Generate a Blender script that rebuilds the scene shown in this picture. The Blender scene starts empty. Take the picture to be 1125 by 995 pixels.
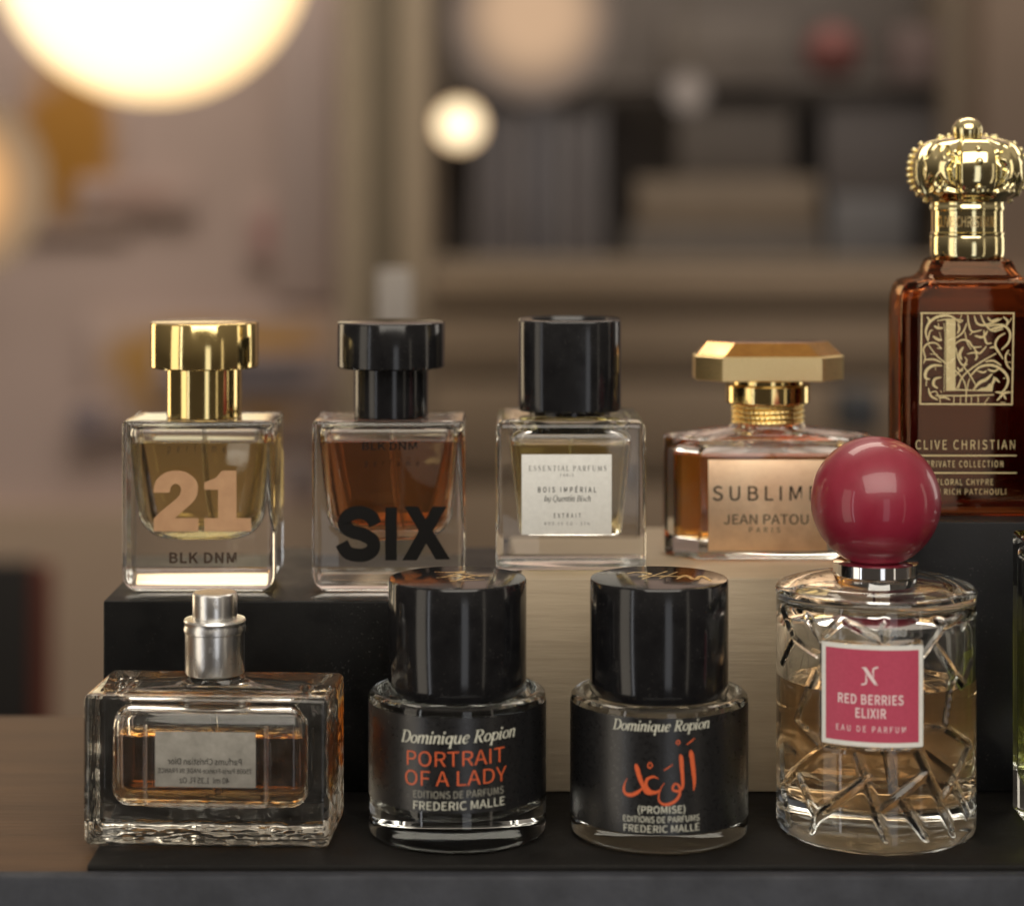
import bpy, math, os, random
import numpy as np
from mathutils import Vector, Matrix
R = math.radians
PI = math.pi
random.seed(4)
scene = bpy.context.scene
col = scene.collection

# ------------------------------------------------------------------ camera model (used to turn measured points into metres)
FPX, CXP, CYP = 2450.0, 562.5, 205.0          # level camera, lens shifted down (horizon at row 205)
SP, CP = 0.0, 1.0
H = 0.1926

def tat(py, y):
    return y / (CP + (CYP - py) / FPX * SP)
def zat(py, y):
    return H + tat(py, y) * (-SP + (CYP - py) / FPX * CP)
def xat(px, py, y):
    return (px - CXP) / FPX * tat(py, y)
BG = 2.0                                     # depth scale of the room behind the table
def at(px, py, y):
    y = y*BG
    return Vector((xat(px, py, y), y, zat(py, y)))

# ------------------------------------------------------------------ materials
def nt_new(name):
    m = bpy.data.materials.new(name); m.use_nodes = True
    nt = m.node_tree; nt.nodes.clear()
    out = nt.nodes.new('ShaderNodeOutputMaterial')
    return m, nt, out

def mix_col(nt, fac, a, b):
    n = nt.nodes.new('ShaderNodeMix'); n.data_type = 'RGBA'
    n.inputs['A'].default_value = (*a, 1); n.inputs['B'].default_value = (*b, 1)
    nt.links.new(fac, n.inputs['Factor'])
    return n.outputs['Result']

def noise(nt, scale=(50, 50, 50), detail=4, rough=.6, lo=.35, hi=.65, dist=0):
    tc = nt.nodes.new('ShaderNodeTexCoord'); mp = nt.nodes.new('ShaderNodeMapping')
    mp.inputs['Scale'].default_value = scale
    nz = nt.nodes.new('ShaderNodeTexNoise'); nz.inputs['Scale'].default_value = 1
    nz.inputs['Detail'].default_value = detail; nz.inputs['Roughness'].default_value = rough
    nz.inputs['Distortion'].default_value = dist
    nt.links.new(tc.outputs['Object'], mp.inputs['Vector']); nt.links.new(mp.outputs['Vector'], nz.inputs['Vector'])
    mr = nt.nodes.new('ShaderNodeMapRange'); mr.inputs['From Min'].default_value = lo; mr.inputs['From Max'].default_value = hi
    nt.links.new(nz.outputs['Fac'], mr.inputs['Value'])
    return mr.outputs['Result']

def pbr(name, a, b=None, rough=.4, rough2=None, metal=0, scale=(60, 60, 60), lo=.35, hi=.65, coat=0, bump=0, bscale=None,
        ior=1.5, spec=.5, detail=5, dust=0, dist=0):
    m, nt, out = nt_new(name)
    p = nt.nodes.new('ShaderNodeBsdfPrincipled'); nt.links.new(p.outputs[0], out.inputs[0])
    p.inputs['Base Color'].default_value = (*a, 1); p.inputs['Roughness'].default_value = rough
    p.inputs['Metallic'].default_value = metal; p.inputs['IOR'].default_value = ior
    p.inputs['Coat Weight'].default_value = coat; p.inputs['Coat Roughness'].default_value = .03
    p.inputs['Specular IOR Level'].default_value = spec
    fac = noise(nt, scale, detail, .6, lo, hi, dist)
    if b is not None:
        nt.links.new(mix_col(nt, fac, a, b), p.inputs['Base Color'])
    if dust:
        nz = noise(nt, (1400, 1400, 1400), 1, .5, .67, .72); src = p.inputs['Base Color'].links[0].from_socket
        big = noise(nt, (45, 45, 45), 3, .6, .40, .75)
        mu = nt.nodes.new('ShaderNodeMath'); mu.operation = 'MULTIPLY'; nt.links.new(nz, mu.inputs[0]); nt.links.new(big, mu.inputs[1])
        md = nt.nodes.new('ShaderNodeMix'); md.data_type = 'RGBA'; nt.links.new(mu.outputs[0], md.inputs['Factor']); nt.links.new(src, md.inputs['A'])
        md.inputs['B'].default_value = (dust, dust*.95, dust*.88, 1); nt.links.new(md.outputs['Result'], p.inputs['Base Color'])
    if rough2 is not None:
        mr = nt.nodes.new('ShaderNodeMapRange'); mr.inputs['To Min'].default_value = rough; mr.inputs['To Max'].default_value = rough2
        nt.links.new(fac, mr.inputs['Value']); nt.links.new(mr.outputs[0], p.inputs['Roughness'])
    if bump:
        f2 = noise(nt, bscale or scale, 3, .5, 0, 1)
        bn = nt.nodes.new('ShaderNodeBump'); bn.inputs['Strength'].default_value = .6; bn.inputs['Distance'].default_value = bump
        nt.links.new(f2, bn.inputs['Height']); nt.links.new(bn.outputs[0], p.inputs['Normal'])
        if coat: nt.links.new(bn.outputs[0], p.inputs['Coat Normal'])
    return m

def glass(name, color=(.985, .99, .985), ior=1.5, rough=0, bump=0, bscale=(120, 120, 120), vor=False, absorb=None, density=0, haze=0):
    m, nt, out = nt_new(name)
    g = nt.nodes.new('ShaderNodeBsdfGlass'); g.inputs['Color'].default_value = (*color, 1)
    g.inputs['IOR'].default_value = ior; g.inputs['Roughness'].default_value = rough
    if haze:                                     # a film of dust and fingerprints on the glass
        df = nt.nodes.new('ShaderNodeBsdfDiffuse'); df.inputs['Color'].default_value = (.62, .60, .55, 1)
        mx = nt.nodes.new('ShaderNodeMixShader'); f = noise(nt, (160, 160, 160), 5, .65, .3, .75)
        mu = nt.nodes.new('ShaderNodeMath'); mu.operation = 'MULTIPLY'; mu.inputs[1].default_value = haze; nt.links.new(f, mu.inputs[0])
        nt.links.new(mu.outputs[0], mx.inputs[0]); nt.links.new(g.outputs[0], mx.inputs[1]); nt.links.new(df.outputs[0], mx.inputs[2])
        nt.links.new(mx.outputs[0], out.inputs['Surface'])
    else:
        nt.links.new(g.outputs[0], out.inputs['Surface'])
    if bump:
        if vor:
            tc = nt.nodes.new('ShaderNodeTexCoord'); v = nt.nodes.new('ShaderNodeTexVoronoi'); v.feature = 'SMOOTH_F1'
            v.inputs['Scale'].default_value = bscale[0]
            nt.links.new(tc.outputs['Object'], v.inputs['Vector']); h = v.outputs['Distance']
        else:
            h = noise(nt, bscale, 2, .4, 0, 1)
        bn = nt.nodes.new('ShaderNodeBump'); bn.inputs['Strength'].default_value = 1; bn.inputs['Distance'].default_value = bump
        nt.links.new(h, bn.inputs['Height']); nt.links.new(bn.outputs[0], g.inputs['Normal'])
    if absorb:
        va = nt.nodes.new('ShaderNodeVolumeAbsorption'); va.inputs['Color'].default_value = (*absorb, 1)
        va.inputs['Density'].default_value = density
        nt.links.new(va.outputs[0], out.inputs['Volume'])
    return m

def emit(name, colr, strength):
    m, nt, out = nt_new(name)
    e = nt.nodes.new('ShaderNodeEmission'); e.inputs[0].default_value = (*colr, 1); e.inputs[1].default_value = strength
    nt.links.new(e.outputs[0], out.inputs[0]); return m

def wood(name, a, b, sc=(6, 60, 60), rough=.5, ring=None):
    m, nt, out = nt_new(name)
    p = nt.nodes.new('ShaderNodeBsdfPrincipled'); nt.links.new(p.outputs[0], out.inputs[0])
    f1 = noise(nt, sc, 6, .65, .3, .7, .4); p.inputs['Specular IOR Level'].default_value = .22
    f2 = noise(nt, (sc[0]*5, sc[1]*6, sc[2]*6), 4, .6, .25, .75)
    mx = nt.nodes.new('ShaderNodeMix'); mx.data_type = 'FLOAT'; mx.inputs['Factor'].default_value = .35
    nt.links.new(f1, mx.inputs['A']); nt.links.new(f2, mx.inputs['B'])
    nt.links.new(mix_col(nt, mx.outputs['Result'], a, b), p.inputs['Base Color'])
    p.inputs['Roughness'].default_value = rough
    bn = nt.nodes.new('ShaderNodeBump'); bn.inputs['Strength'].default_value = .4; bn.inputs['Distance'].default_value = .0003
    nt.links.new(f2, bn.inputs['Height']); nt.links.new(bn.outputs[0], p.inputs['Normal'])
    return m

M = {}
M['glass'] = glass('clear_glass', haze=.006)
M['glass_dusty'] = glass('dusty_glass', haze=.035)
M['glass_wavy'] = glass('moulded_glass', (.955, .95, .93), bump=.0004, bscale=(90, 90, 90), haze=.04)
M['glass_drop'] = glass('dimpled_glass', (.94, .93, .9), bump=.0009, bscale=(240, 0, 0), vor=True, haze=.05)
M['glass_brown'] = glass('brown_glass', (.77, .52, .35))
M['tube'] = glass('clear_plastic', (.9, .9, .88), ior=1.30, rough=.08)
def liquid_mat(n, c, d): return glass(n, (.99, .99, .99), 1.36, absorb=c, density=d)
M['liq_gold'] = liquid_mat('golden_perfume', (.985, .75, .04), 40)
M['liq_russet'] = liquid_mat('russet_perfume', (.93, .52, .03), 85)
M['liq_olive'] = liquid_mat('olive_perfume', (.93, .82, .28), 42)
M['liq_amber'] = liquid_mat('amber_perfume', (.985, .70, .005), 140)
M['liq_dark'] = liquid_mat('dark_brown_perfume', (.62, .25, .06), 150)
M['liq_cognac'] = liquid_mat('cognac_perfume', (.92, .61, .05), 95)
M['liq_peach'] = liquid_mat('pale_amber_perfume', (.99, .73, .36), 26)
M['liq_clear'] = liquid_mat('pale_perfume', (.95, .93, .85), 10)
M['liq_lime'] = liquid_mat('lime_perfume', (.85, .88, .22), 40)
M['gold'] = pbr('polished_gold', (.90, .69, .30), rough=.07, rough2=.12, metal=1, scale=(300, 300, 300))
M['gold_pale'] = pbr('pale_gold', (.88, .76, .42), rough=.07, rough2=.13, metal=1, scale=(300, 300, 300))
M['gold_brushed'] = pbr('worn_gold', (.90, .70, .36), (.80, .60, .29), rough=.26, rough2=.42, metal=1, scale=(2600, 2600, 2600))
M['gold_foil'] = pbr('gold_foil', (.86, .67, .33), rough=.25, rough2=.4, metal=1, scale=(800, 800, 800))
M['copper_foil'] = pbr('copper_foil', (.93, .68, .46), (.72, .49, .32), rough=.40, rough2=.5, metal=1, scale=(85, 85, 85), lo=.44, hi=.72, bump=.00002, bscale=(900, 900, 900))
M['silver'] = pbr('worn_silver', (.90, .89, .86), (.40, .37, .33), rough=.28, rough2=.55, metal=1, scale=(520, 520, 420), lo=.58, hi=.74, bump=.00006, bscale=(700, 700, 500))
M['chrome'] = pbr('chrome', (.85, .85, .86), rough=.05, rough2=.09, metal=1, scale=(300, 300, 300))
M['black_gloss'] = pbr('glossy_black_plastic', (.006, .006, .007), (.012, .012, .013), rough=.11, rough2=.145, scale=(160, 160, 160), lo=.3, hi=.7, dust=.045)
M['black_satin'] = pbr('satin_black_lacquer', (.008, .008, .009), (.014, .014, .015), rough=.12, rough2=.16, scale=(160, 160, 160), lo=.3, hi=.7, dust=.045)
M['red_gloss'] = pbr('glossy_crimson_lacquer', (.245, .010, .030), (.27, .012, .036), rough=.38, rough2=.44, coat=.55, scale=(200, 200, 200))
M['label_black'] = pbr('matt_black_paper', (.007, .007, .0075), (.011, .011, .0115), rough=.26, rough2=.36, spec=.75, scale=(900, 900, 900))
M['label_white'] = pbr('white_paper', (.78, .78, .74), (.72, .72, .68), rough=.6, scale=(700, 700, 700), bump=.00003)
M['label_pink'] = pbr('crimson_paper', (.49, .065, .12), (.45, .057, .108), rough=.45, rough2=.55, scale=(900, 900, 900))
M['label_grey'] = pbr('grey_sticker', (.30, .285, .25), (.20, .19, .165), rough=.5, rough2=.7, scale=(260, 260, 260), lo=.3, hi=.7, bump=.00005, bscale=(900, 900, 900))
M['ink_black'] = pbr('black_ink', (.006, .0055, .005), rough=.5, spec=.2)
M['ink_grey'] = pbr('grey_ink', (.10, .10, .10), rough=.5)
M['ink_brown'] = pbr('brown_ink', (.045, .026, .016), rough=.4)
M['ink_tan'] = pbr('tan_ink', (.52, .31, .17), (.45, .26, .14), rough=.4, scale=(200, 200, 200))
M['ink_cream'] = pbr('cream_ink', (.72, .72, .60), rough=.4)
M['ink_dim'] = pbr('dim_cream_ink', (.30, .29, .24), rough=.35)
M['ink_orange'] = pbr('vermilion_ink', (.70, .13, .045), (.60, .11, .035), rough=.3, rough2=.45, scale=(800, 800, 800))
M['ink_pinkwhite'] = pbr('pale_pink_ink', (.80, .66, .66), rough=.45)
M['ink_deep'] = pbr('dark_grey_ink', (.018, .016, .014), rough=.55, spec=.2)
M['amber_inlay'] = pbr('amber_enamel', (.72, .36, .07), (.55, .24, .04), rough=.10, rough2=.22, metal=1, coat=.8, scale=(160, 160, 160))

# ------------------------------------------------------------------ mesh helpers (z up, -y faces the camera)
def mesh(name, verts, faces, mat, parent=None, sharp=38, smooth=True, mats=None, fmat=None):
    me = bpy.data.meshes.new(name)
    me.from_pydata([tuple(v) for v in verts], [], faces)
    if mats:
        for m in mats: me.materials.append(m)
        me.polygons.foreach_set('material_index', fmat)
    else:
        me.materials.append(mat)
    if smooth:
        me.shade_smooth()
        me.set_sharp_from_angle(angle=R(sharp))
    me.validate()
    o = bpy.data.objects.new(name, me); col.objects.link(o)
    if parent: o.parent = parent
    return o

class MB:
    def __init__(s): s.v = []; s.f = []; s.layer = 0
    def add(s, v, f):
        b = len(s.v); s.v += [tuple(x) for x in v]; s.f += [tuple(i + b for i in q) for q in f]
        return s
    def build(s, name, mat, parent=None, **k): return mesh(name, s.v, s.f, mat, parent, **k)

def ring(w, d, r, z, n=7, chamfer=False, cx=0, cy=0):
    r = max(1e-5, min(r, w/2*.998, d/2*.998)); pts = []
    for k, (sx, sy) in enumerate(((1, 1), (-1, 1), (-1, -1), (1, -1))):
        ox, oy = sx*(w/2 - r), sy*(d/2 - r); a0 = k*PI/2
        for i in range(n + 1):
            if chamfer:
                t = i/n; p0 = (math.cos(a0), math.sin(a0)); p1 = (math.cos(a0 + PI/2), math.sin(a0 + PI/2))
                q = (p0[0]*(1-t) + p1[0]*t, p0[1]*(1-t) + p1[1]*t)
            else:
                a = a0 + PI/2*i/n; q = (math.cos(a), math.sin(a))
            pts.append((cx + ox + r*q[0], cy + oy + r*q[1], z))
    return pts

def loft(loops, flip=False, cap0=True, cap1=True):
    n = len(loops[0]); v = [p for l in loops for p in l]; f = []
    for k in range(len(loops) - 1):
        for i in range(n):
            j = (i + 1) % n
            f.append((k*n + i, k*n + j, (k+1)*n + j, (k+1)*n + i))
    if cap0: f.append(tuple(range(n - 1, -1, -1)))
    if cap1: f.append(tuple((len(loops)-1)*n + i for i in range(n)))
    if flip: f = [tuple(reversed(q)) for q in f]
    return v, f

def fil(r, z, up, inset0=0, steps=5):
    """fillet profile: bottom (up=False) starts at z going up, top (up=True) ends at z"""
    out = []
    for i in range(steps + 1):
        a = PI/2*i/steps
        if up: out.append((inset0 + r*(1 - math.cos(a)), z - r + r*math.sin(a)))
        else: out.append((inset0 + r*(1 - math.sin(a)), z + r - r*math.cos(a)))
    return out

def prof(w, d, r, pr, **k):
    return [ring(w - 2*i, d - 2*i, max(r - i*.6, .0002), z, **k) for i, z in pr]

def lathe(pr, seg=96):
    loops = []
    for r, z in pr:
        r = max(r, 1e-5)
        loops.append([(r*math.cos(2*PI*i/seg), r*math.sin(2*PI*i/seg), z) for i in range(seg)])
    return loft(loops)

def cut_top(loops, zt, grow):
    """part of a cavity below zt, swollen by grow so that it overlaps the glass a hair"""
    out = []
    for k, l in enumerate(loops):
        if l[0][2] >= zt:
            p = loops[k-1]; t = (zt - p[0][2])/(l[0][2] - p[0][2])
            out.append([tuple(a + (b - a)*t for a, b in zip(P, Q)) for P, Q in zip(p, l)]); break
        out.append(l)
    res = []
    for k, l in enumerate(out):
        hx = max(abs(p[0]) for p in l); hy = max(abs(p[1]) for p in l); q = []
        for p in l:
            q.append((p[0]*(1 + grow/max(hx, 1e-4)), p[1]*(1 + grow/max(hy, 1e-4)), p[2] - (grow if k < len(out) - 1 else 0)))
        res.append(q)
    return res

def thing(name, label, cat, loc, rz=0, group=None):
    o = bpy.data.objects.new(name, None); o.empty_display_size = .01
    col.objects.link(o); o.location = loc; o.rotation_euler = (0, 0, rz)
    o['label'] = label; o['category'] = cat
    if group: o['group'] = group
    return o

def tag(o, label, cat, group=None):
    o['label'] = label; o['category'] = cat
    if group: o['group'] = group
    return o

def box_vf(x0, x1, y0, y1, z0, z1, b=.0008):
    w, d = x1 - x0, y1 - y0
    l = prof(w, d, b*1.5, fil(b, z0, False, steps=2) + fil(b, z1, True, steps=2), n=2)
    v, f = loft(l); cx, cy = (x0 + x1)/2, (y0 + y1)/2
    return [(p[0] + cx, p[1] + cy, p[2]) for p in v], f

def tube_vf(path, r, seg=10):
    loops = []
    for i, p in enumerate(path):
        p = Vector(p); a = Vector(path[max(i-1, 0)]); b = Vector(path[min(i+1, len(path)-1)])
        t = (b - a).normalized(); u = t.orthogonal().normalized(); w = t.cross(u)
        loops.append([tuple(p + r*(math.cos(2*PI*k/seg)*u + math.sin(2*PI*k/seg)*w)) for k in range(seg)])
    return loft(loops)

def sphere_vf(c, r, sy=1, seg=32, rings=18, sz=1):
    pr = [(r*math.sin(PI*i/rings), -r*sz*math.cos(PI*i/rings)) for i in range(rings + 1)]
    v, f = lathe(pr, seg)
    return [(p[0] + c[0], p[1]*sy + c[1], p[2] + c[2]) for p in v], f

# ------------------------------------------------------------------ lettering
def load_font(n):
    try:
        return bpy.data.fonts.load(os.path.join(bpy.utils.system_resource('DATAFILES', path='fonts'), n))
    except Exception:
        return None
INTER = load_font('Noto Sans CJK Regular.woff2')

def font2d(s, shear=0, spacing=1, bold=0, font=True):
    def get(t):
        nonlocal bold
        c = bpy.data.curves.new('txt', 'FONT'); c.body = t
        if font and INTER: c.font = INTER
        c.shear = shear; c.space_character = spacing; c.offset = bold; c.resolution_u = 6
        o = bpy.data.objects.new('txt', c); col.objects.link(o)
        me = bpy.data.meshes.new_from_object(o)
        v = [(p.co.x, p.co.y) for p in me.vertices]; f = [tuple(p.vertices) for p in me.polygons]
        bpy.data.objects.remove(o); bpy.data.curves.remove(c); bpy.data.meshes.remove(me)
        return v, f
    b0, bold = bold, 0
    cap = max(p[1] for p in get('H')[0]); bold = b0*cap/.515
    v, f = get(s)
    return v, f, cap

def spline(pts, n=6):
    P = [Vector((*p, 0)[:3]) if len(p) == 2 else Vector(p) for p in pts]
    if len(P) < 3 or n < 2: return [tuple(p) for p in P]
    out = []
    for i in range(len(P) - 1):
        p0 = P[max(i-1, 0)]; p1 = P[i]; p2 = P[i+1]; p3 = P[min(i+2, len(P)-1)]
        for k in range(n):
            t = k/n
            out.append(.5*((2*p1) + (p2-p0)*t + (2*p0-5*p1+4*p2-p3)*t*t + (3*p1-p0-3*p2+p3)*t**3))
    out.append(P[-1])
    return [tuple(p) for p in out]

def stroke(pts, w, taper=0, n=6):
    """pts: (x,y) or (x,y,w) -> ribbon polygon strip"""
    q = spline([(p[0], p[1], p[2] if len(p) > 2 else w) for p in pts], n)
    L = len(q); v = []; f = []
    for i, p in enumerate(q):
        a = q[max(i-1, 0)]; b = q[min(i+1, L-1)]
        dx, dy = b[0]-a[0], b[1]-a[1]; l = math.hypot(dx, dy) or 1
        t = i/(L-1); ww = p[2]/2
        if taper: ww *= (1 - taper) + taper*math.sin(PI*min(max(t, .02), .98))**.6
        v += [(p[0] - dy/l*ww, p[1] + dx/l*ww), (p[0] + dy/l*ww, p[1] - dx/l*ww)]
    for i in range(L-1): f.append((2*i, 2*i+1, 2*i+3, 2*i+2))
    return v, f

def el(cx, cy, rx, ry, thick, thin, a0=0, a1=360, n=26):
    pts = []
    for i in range(n + 1):
        a = R(a0 + (a1-a0)*i/n)
        pts.append((cx + rx*math.cos(a), cy + ry*math.sin(a), thin + (thick-thin)*abs(math.cos(a))**1.3))
    return ('s', pts, 1)
def st(*pts): return ('s', list(pts), 5)
K, N_ = .088, .034
def serif(x, y, w=.085): return ('s', [(x-w, y, N_), (x+w, y, N_)], 1)
def stem(x, y0, y1): return ('s', [(x, y0, K), (x, y1, K)], 1)
def arch(x0, x1): return st((x0, .30, N_), (x0+.07, .40, .05), (x1-.07, .435, .07), (x1, .36, K), (x1, .2, K), (x1, 0, K))
def exit_(x): return st((x-.03, .03, .05), (x+.03, .01, .045), (x+.1, .07, N_*.7))
def entry(x, y=.43): return st((x-.09, y-.05, N_*.8), (x-.02, y, .05))
G = {
 'o': ([el(.22, .215, .165, .2, K, N_)], .44),
 'n': ([entry(.08), stem(.08, 0, .44), arch(.1, .34), exit_(.34)], .46),
 'm': ([entry(.08), stem(.08, 0, .44), arch(.1, .33), arch(.35, .58), exit_(.58)], .70),
 'i': ([entry(.09), stem(.09, 0, .44), exit_(.09), el(.1, .6, .028, .028, .06, .06)], .23),
 'q': ([el(.21, .215, .155, .2, K, N_), stem(.37, -.22, .43), serif(.37, -.22)], .47),
 'p': ([entry(.09), stem(.09, -.22, .44), serif(.09, -.22), el(.25, .215, .155, .2, K, N_)], .46),
 'u': ([entry(.08), st((.08, .44, K), (.08, .15, K), (.14, .02, .06), (.24, .04, .045), (.34, .16, N_)), stem(.35, 0, .44), exit_(.35)], .48),
 'e': ([st((.06, .21, N_), (.24, .23, N_), (.34, .31, .05), (.3, .41, .05), (.2, .42, .05), (.09, .32, .07), (.06, .18, K), (.12, .04, .07), (.22, .005, .05), (.36, .1, N_*.7))], .40),
 'b': ([stem(.08, .02, .66), entry(.08, .64), el(.23, .215, .155, .2, K, N_)], .44),
 'y': ([entry(.06), st((.06, .44, K), (.08, .15, K), (.2, .02, .05), (.32, .12, N_)), st((.36, .44, K), (.35, .1, .07), (.26, -.12, .05), (.1, -.2, .05))], .43),
 't': ([st((.12, .58, N_), (.1, .4, K), (.1, .12, K), (.16, .01, .05), (.27, .07, N_)), ('s', [(.0, .42, N_), (.26, .43, N_)], 1)], .29),
 's': ([st((.27, .36, .04), (.18, .43, N_), (.08, .35, .06), (.17, .23, K), (.26, .1, .06), (.15, 0, N_), (.03, .07, .04))], .33),
 'c': ([st((.32, .35, .06), (.22, .43, N_), (.1, .33, .07), (.07, .18, K), (.15, .02, .05), (.33, .09, N_))], .36),
 'h': ([stem(.08, 0, .66), entry(.08, .64), arch(.1, .34), exit_(.34)], .46),
 'D': ([stem(.13, 0, .66), ('s', [(.02, .645, N_), (.3, .645, N_)], 1), ('s', [(.02, .015, N_), (.3, .015, N_)], 1), el(.28, .33, .27, .315, K*1.1, N_, -90, 90)], .62),
 'R': ([stem(.13, 0, .66), ('s', [(.02, .645, N_), (.3, .645, N_)], 1), serif(.13, .015), el(.28, .49, .17, .155, K, N_, -90, 90), ('s', [(.13, .335, N_), (.3, .335, N_)], 1),
        st((.27, .33, K), (.38, .14, K), (.47, .02, .06), (.58, .01, N_))], .58),
 'Q': ([el(.32, .33, .26, .32, K, N_), st((.25, .0, .04), (.4, -.1, .06), (.58, -.1, N_))], .66),
 'B': ([stem(.13, 0, .66), ('s', [(.02, .645, N_), (.28, .645, N_)], 1), ('s', [(.02, .015, N_), (.28, .015, N_)], 1), el(.27, .5, .14, .145, K, N_, -90, 90), el(.28, .185, .18, .17, K, N_, -90, 90), ('s', [(.13, .35, N_), (.28, .35, N_)], 1)], .54),
 'E': ([stem(.12, 0, .66), ('s', [(.02, .645, N_), (.46, .645, N_)], 1), ('s', [(.02, .015, N_), (.48, .015, N_)], 1), ('s', [(.12, .34, N_), (.36, .34, N_)], 1), ('s', [(.46, .655, N_), (.46, .53, N_)], 1), ('s', [(.48, 0, N_), (.48, .14, N_)], 1)], .56),
 'S': ([st((.38, .54, N_), (.34, .63, N_), (.2, .65, .04), (.08, .52, .08), (.2, .37, K), (.36, .24, K), (.36, .09, .06), (.2, .01, .04), (.07, .06, N_), (.04, .18, N_))], .48),
 'N': ([('s', [(.1, 0, N_), (.1, .66, N_)], 1), ('s', [(.09, .64, K), (.5, .03, K)], 1), ('s', [(.51, 0, N_), (.51, .66, N_)], 1), serif(.1, .01), serif(.06, .65, .06), serif(.51, .65)], .64),
 'T': ([stem(.26, 0, .66), ('s', [(.02, .645, N_), (.5, .645, N_)], 1), serif(.26, .012, .1), ('s', [(.02, .66, N_), (.02, .52, N_)], 1), ('s', [(.5, .66, N_), (.5, .52, N_)], 1)], .54),
 'I': ([stem(.12, 0, .66), serif(.12, .012), serif(.12, .648)], .26),
 'A': ([('s', [(.05, 0, N_), (.28, .66, N_)], 1), ('s', [(.28, .66, K), (.52, 0, K)], 1), ('s', [(.14, .22, N_), (.42, .22, N_)], 1), serif(.05, .01, .07), serif(.52, .01)], .58),
 'L': ([stem(.12, 0, .66), serif(.12, .648), ('s', [(.02, .015, N_), (.45, .015, N_)], 1), ('s', [(.45, 0, N_), (.45, .16, N_)], 1)], .50),
 'P': ([stem(.12, 0, .66), ('s', [(.02, .645, N_), (.28, .645, N_)], 1), serif(.12, .012), el(.26, .48, .16, .165, K, N_, -90, 90), ('s', [(.12, .315, N_), (.28, .315, N_)], 1)], .50),
 'F': ([stem(.12, 0, .66), ('s', [(.02, .645, N_), (.46, .645, N_)], 1), serif(.12, .012), ('s', [(.12, .34, N_), (.36, .34, N_)], 1), ('s', [(.46, .655, N_), (.46, .53, N_)], 1)], .50),
 'U': ([st((.12, .66, K), (.12, .2, K), (.2, .03, .06), (.36, .02, .045), (.48, .14, N_), (.49, .4, N_), (.49, .66, N_)), serif(.12, .648), serif(.49, .648, .07)], .60),
 'M': ([('s', [(.1, 0, N_), (.12, .66, N_)], 1), ('s', [(.13, .64, K), (.36, .05, K)], 1), ('s', [(.36, .03, N_), (.6, .64, N_)], 1), ('s', [(.62, .66, K), (.64, 0, K)], 1), serif(.1, .01), serif(.64, .01)], .76),
}
def serif2d(s, shear=.2, spacing=1.0):
    v, f, x = [], [], 0; lay = []
    for ch in s:
        if ch == ' ': x += .25*spacing; continue
        strokes, adv = G[ch]
        for k, (_, pts, n) in enumerate(strokes):
            a, b = stroke(pts, .05, 0, n); o = len(v)
            v += [(p[0] + x + p[1]*shear, p[1]) for p in a]; f += [tuple(i + o for i in q) for q in b]; lay += [k]*len(a)
        x += adv + (spacing - 1)*.5
    return v, f, .66, lay

class Surf:
    """writes 2D shapes, given in picture-measured positions, on the flat or round front of a bottle"""
    def __init__(s, cx, y0, zb, yf, Rr=None, eps=.00012, tilt=0):
        s.cx, s.y0, s.zb, s.yf, s.R, s.eps, s.tilt = cx, y0, zb, yf, Rr, eps, tilt; s.mb = {}; s.du = 0
    def u(s, px, py): return xat(px, py, s.y0 + s.yf) - xat(s.cx, py, s.y0) + s.du
    def z(s, py): return zat(py, s.y0 + s.yf) - s.zb
    def ang(s, px, py=700):
        a = 0
        for _ in range(30):
            y = s.y0 - s.R*math.cos(a)
            a = .5*a + .5*math.asin(max(-.985, min(.985, (xat(px, py, y) - xat(s.cx, py, s.y0))/s.R)))
        return a
    def put(s, uv, faces, key, lay=None, eps=0):
        mb = s.mb.setdefault(key, MB()); out = []
        for i, (u, z) in enumerate(uv):
            e = s.eps + eps + (lay[i] if lay else 0)*4e-6
            if s.R:
                a = u/s.R
                out.append(((s.R+e)*math.sin(a), -(s.R+e)*math.cos(a), z + s.tilt*u))
            else: out.append((u, s.yf - e, z + s.tilt*u))
        faces = [q for q in faces]
        # make every face look towards -y / outwards
        ok = []
        for q in faces:
            a = 0
            for i in range(len(q)):
                p, r = uv[q[i]], uv[q[(i+1) % len(q)]]; a += p[0]*r[1] - r[0]*p[1]
            ok.append(tuple(q) if a > 0 else tuple(reversed(q)))
        mb.add(out, ok)
    def text(s, t, x0, x1, base, cap, key, serif=False, shear=0, spacing=1, bold=0, mirror=False):
        lay = None
        if serif: v, f, c, lay = serif2d(t, shear, spacing)
        else: v, f, c = font2d(t, shear, spacing, bold)
        a, b = min(p[0] for p in v), max(p[0] for p in v)
        u0, u1 = s.u(x0, base), s.u(x1, base)
        if s.R:
            u0, u1 = s.R*s.ang(x0), s.R*s.ang(x1)
        if mirror: u0, u1 = u1, u0
        zb = s.z(base); sz = (s.z(base - cap) - zb)/c
        s.put([(u0 + (p[0]-a)/(b-a)*(u1-u0), zb + p[1]*sz) for p in v], f, key, lay)
    def pix(s, v, f, key, layer=0):
        """v in photo pixels"""
        fu = (lambda x, y: s.R*s.ang(x)) if s.R else s.u
        s.put([(fu(p[0], p[1]), s.z(p[1])) for p in v], f, key, [layer]*len(v))
    def build(s, parent, name='lettering'):
        for k, mb in s.mb.items(): mb.build(name, M[k], parent, smooth=False)

def panel(name, mat, parent, x0, x1, z0, z1, y, b=.00004, t=.00010):
    """thin label standing on a flat front: front face at y - t"""
    v, f = box_vf(x0, x1, y - t, y - .00002, z0, z1, b*.4)
    return mesh(name, v, f, mat, parent)

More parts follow.
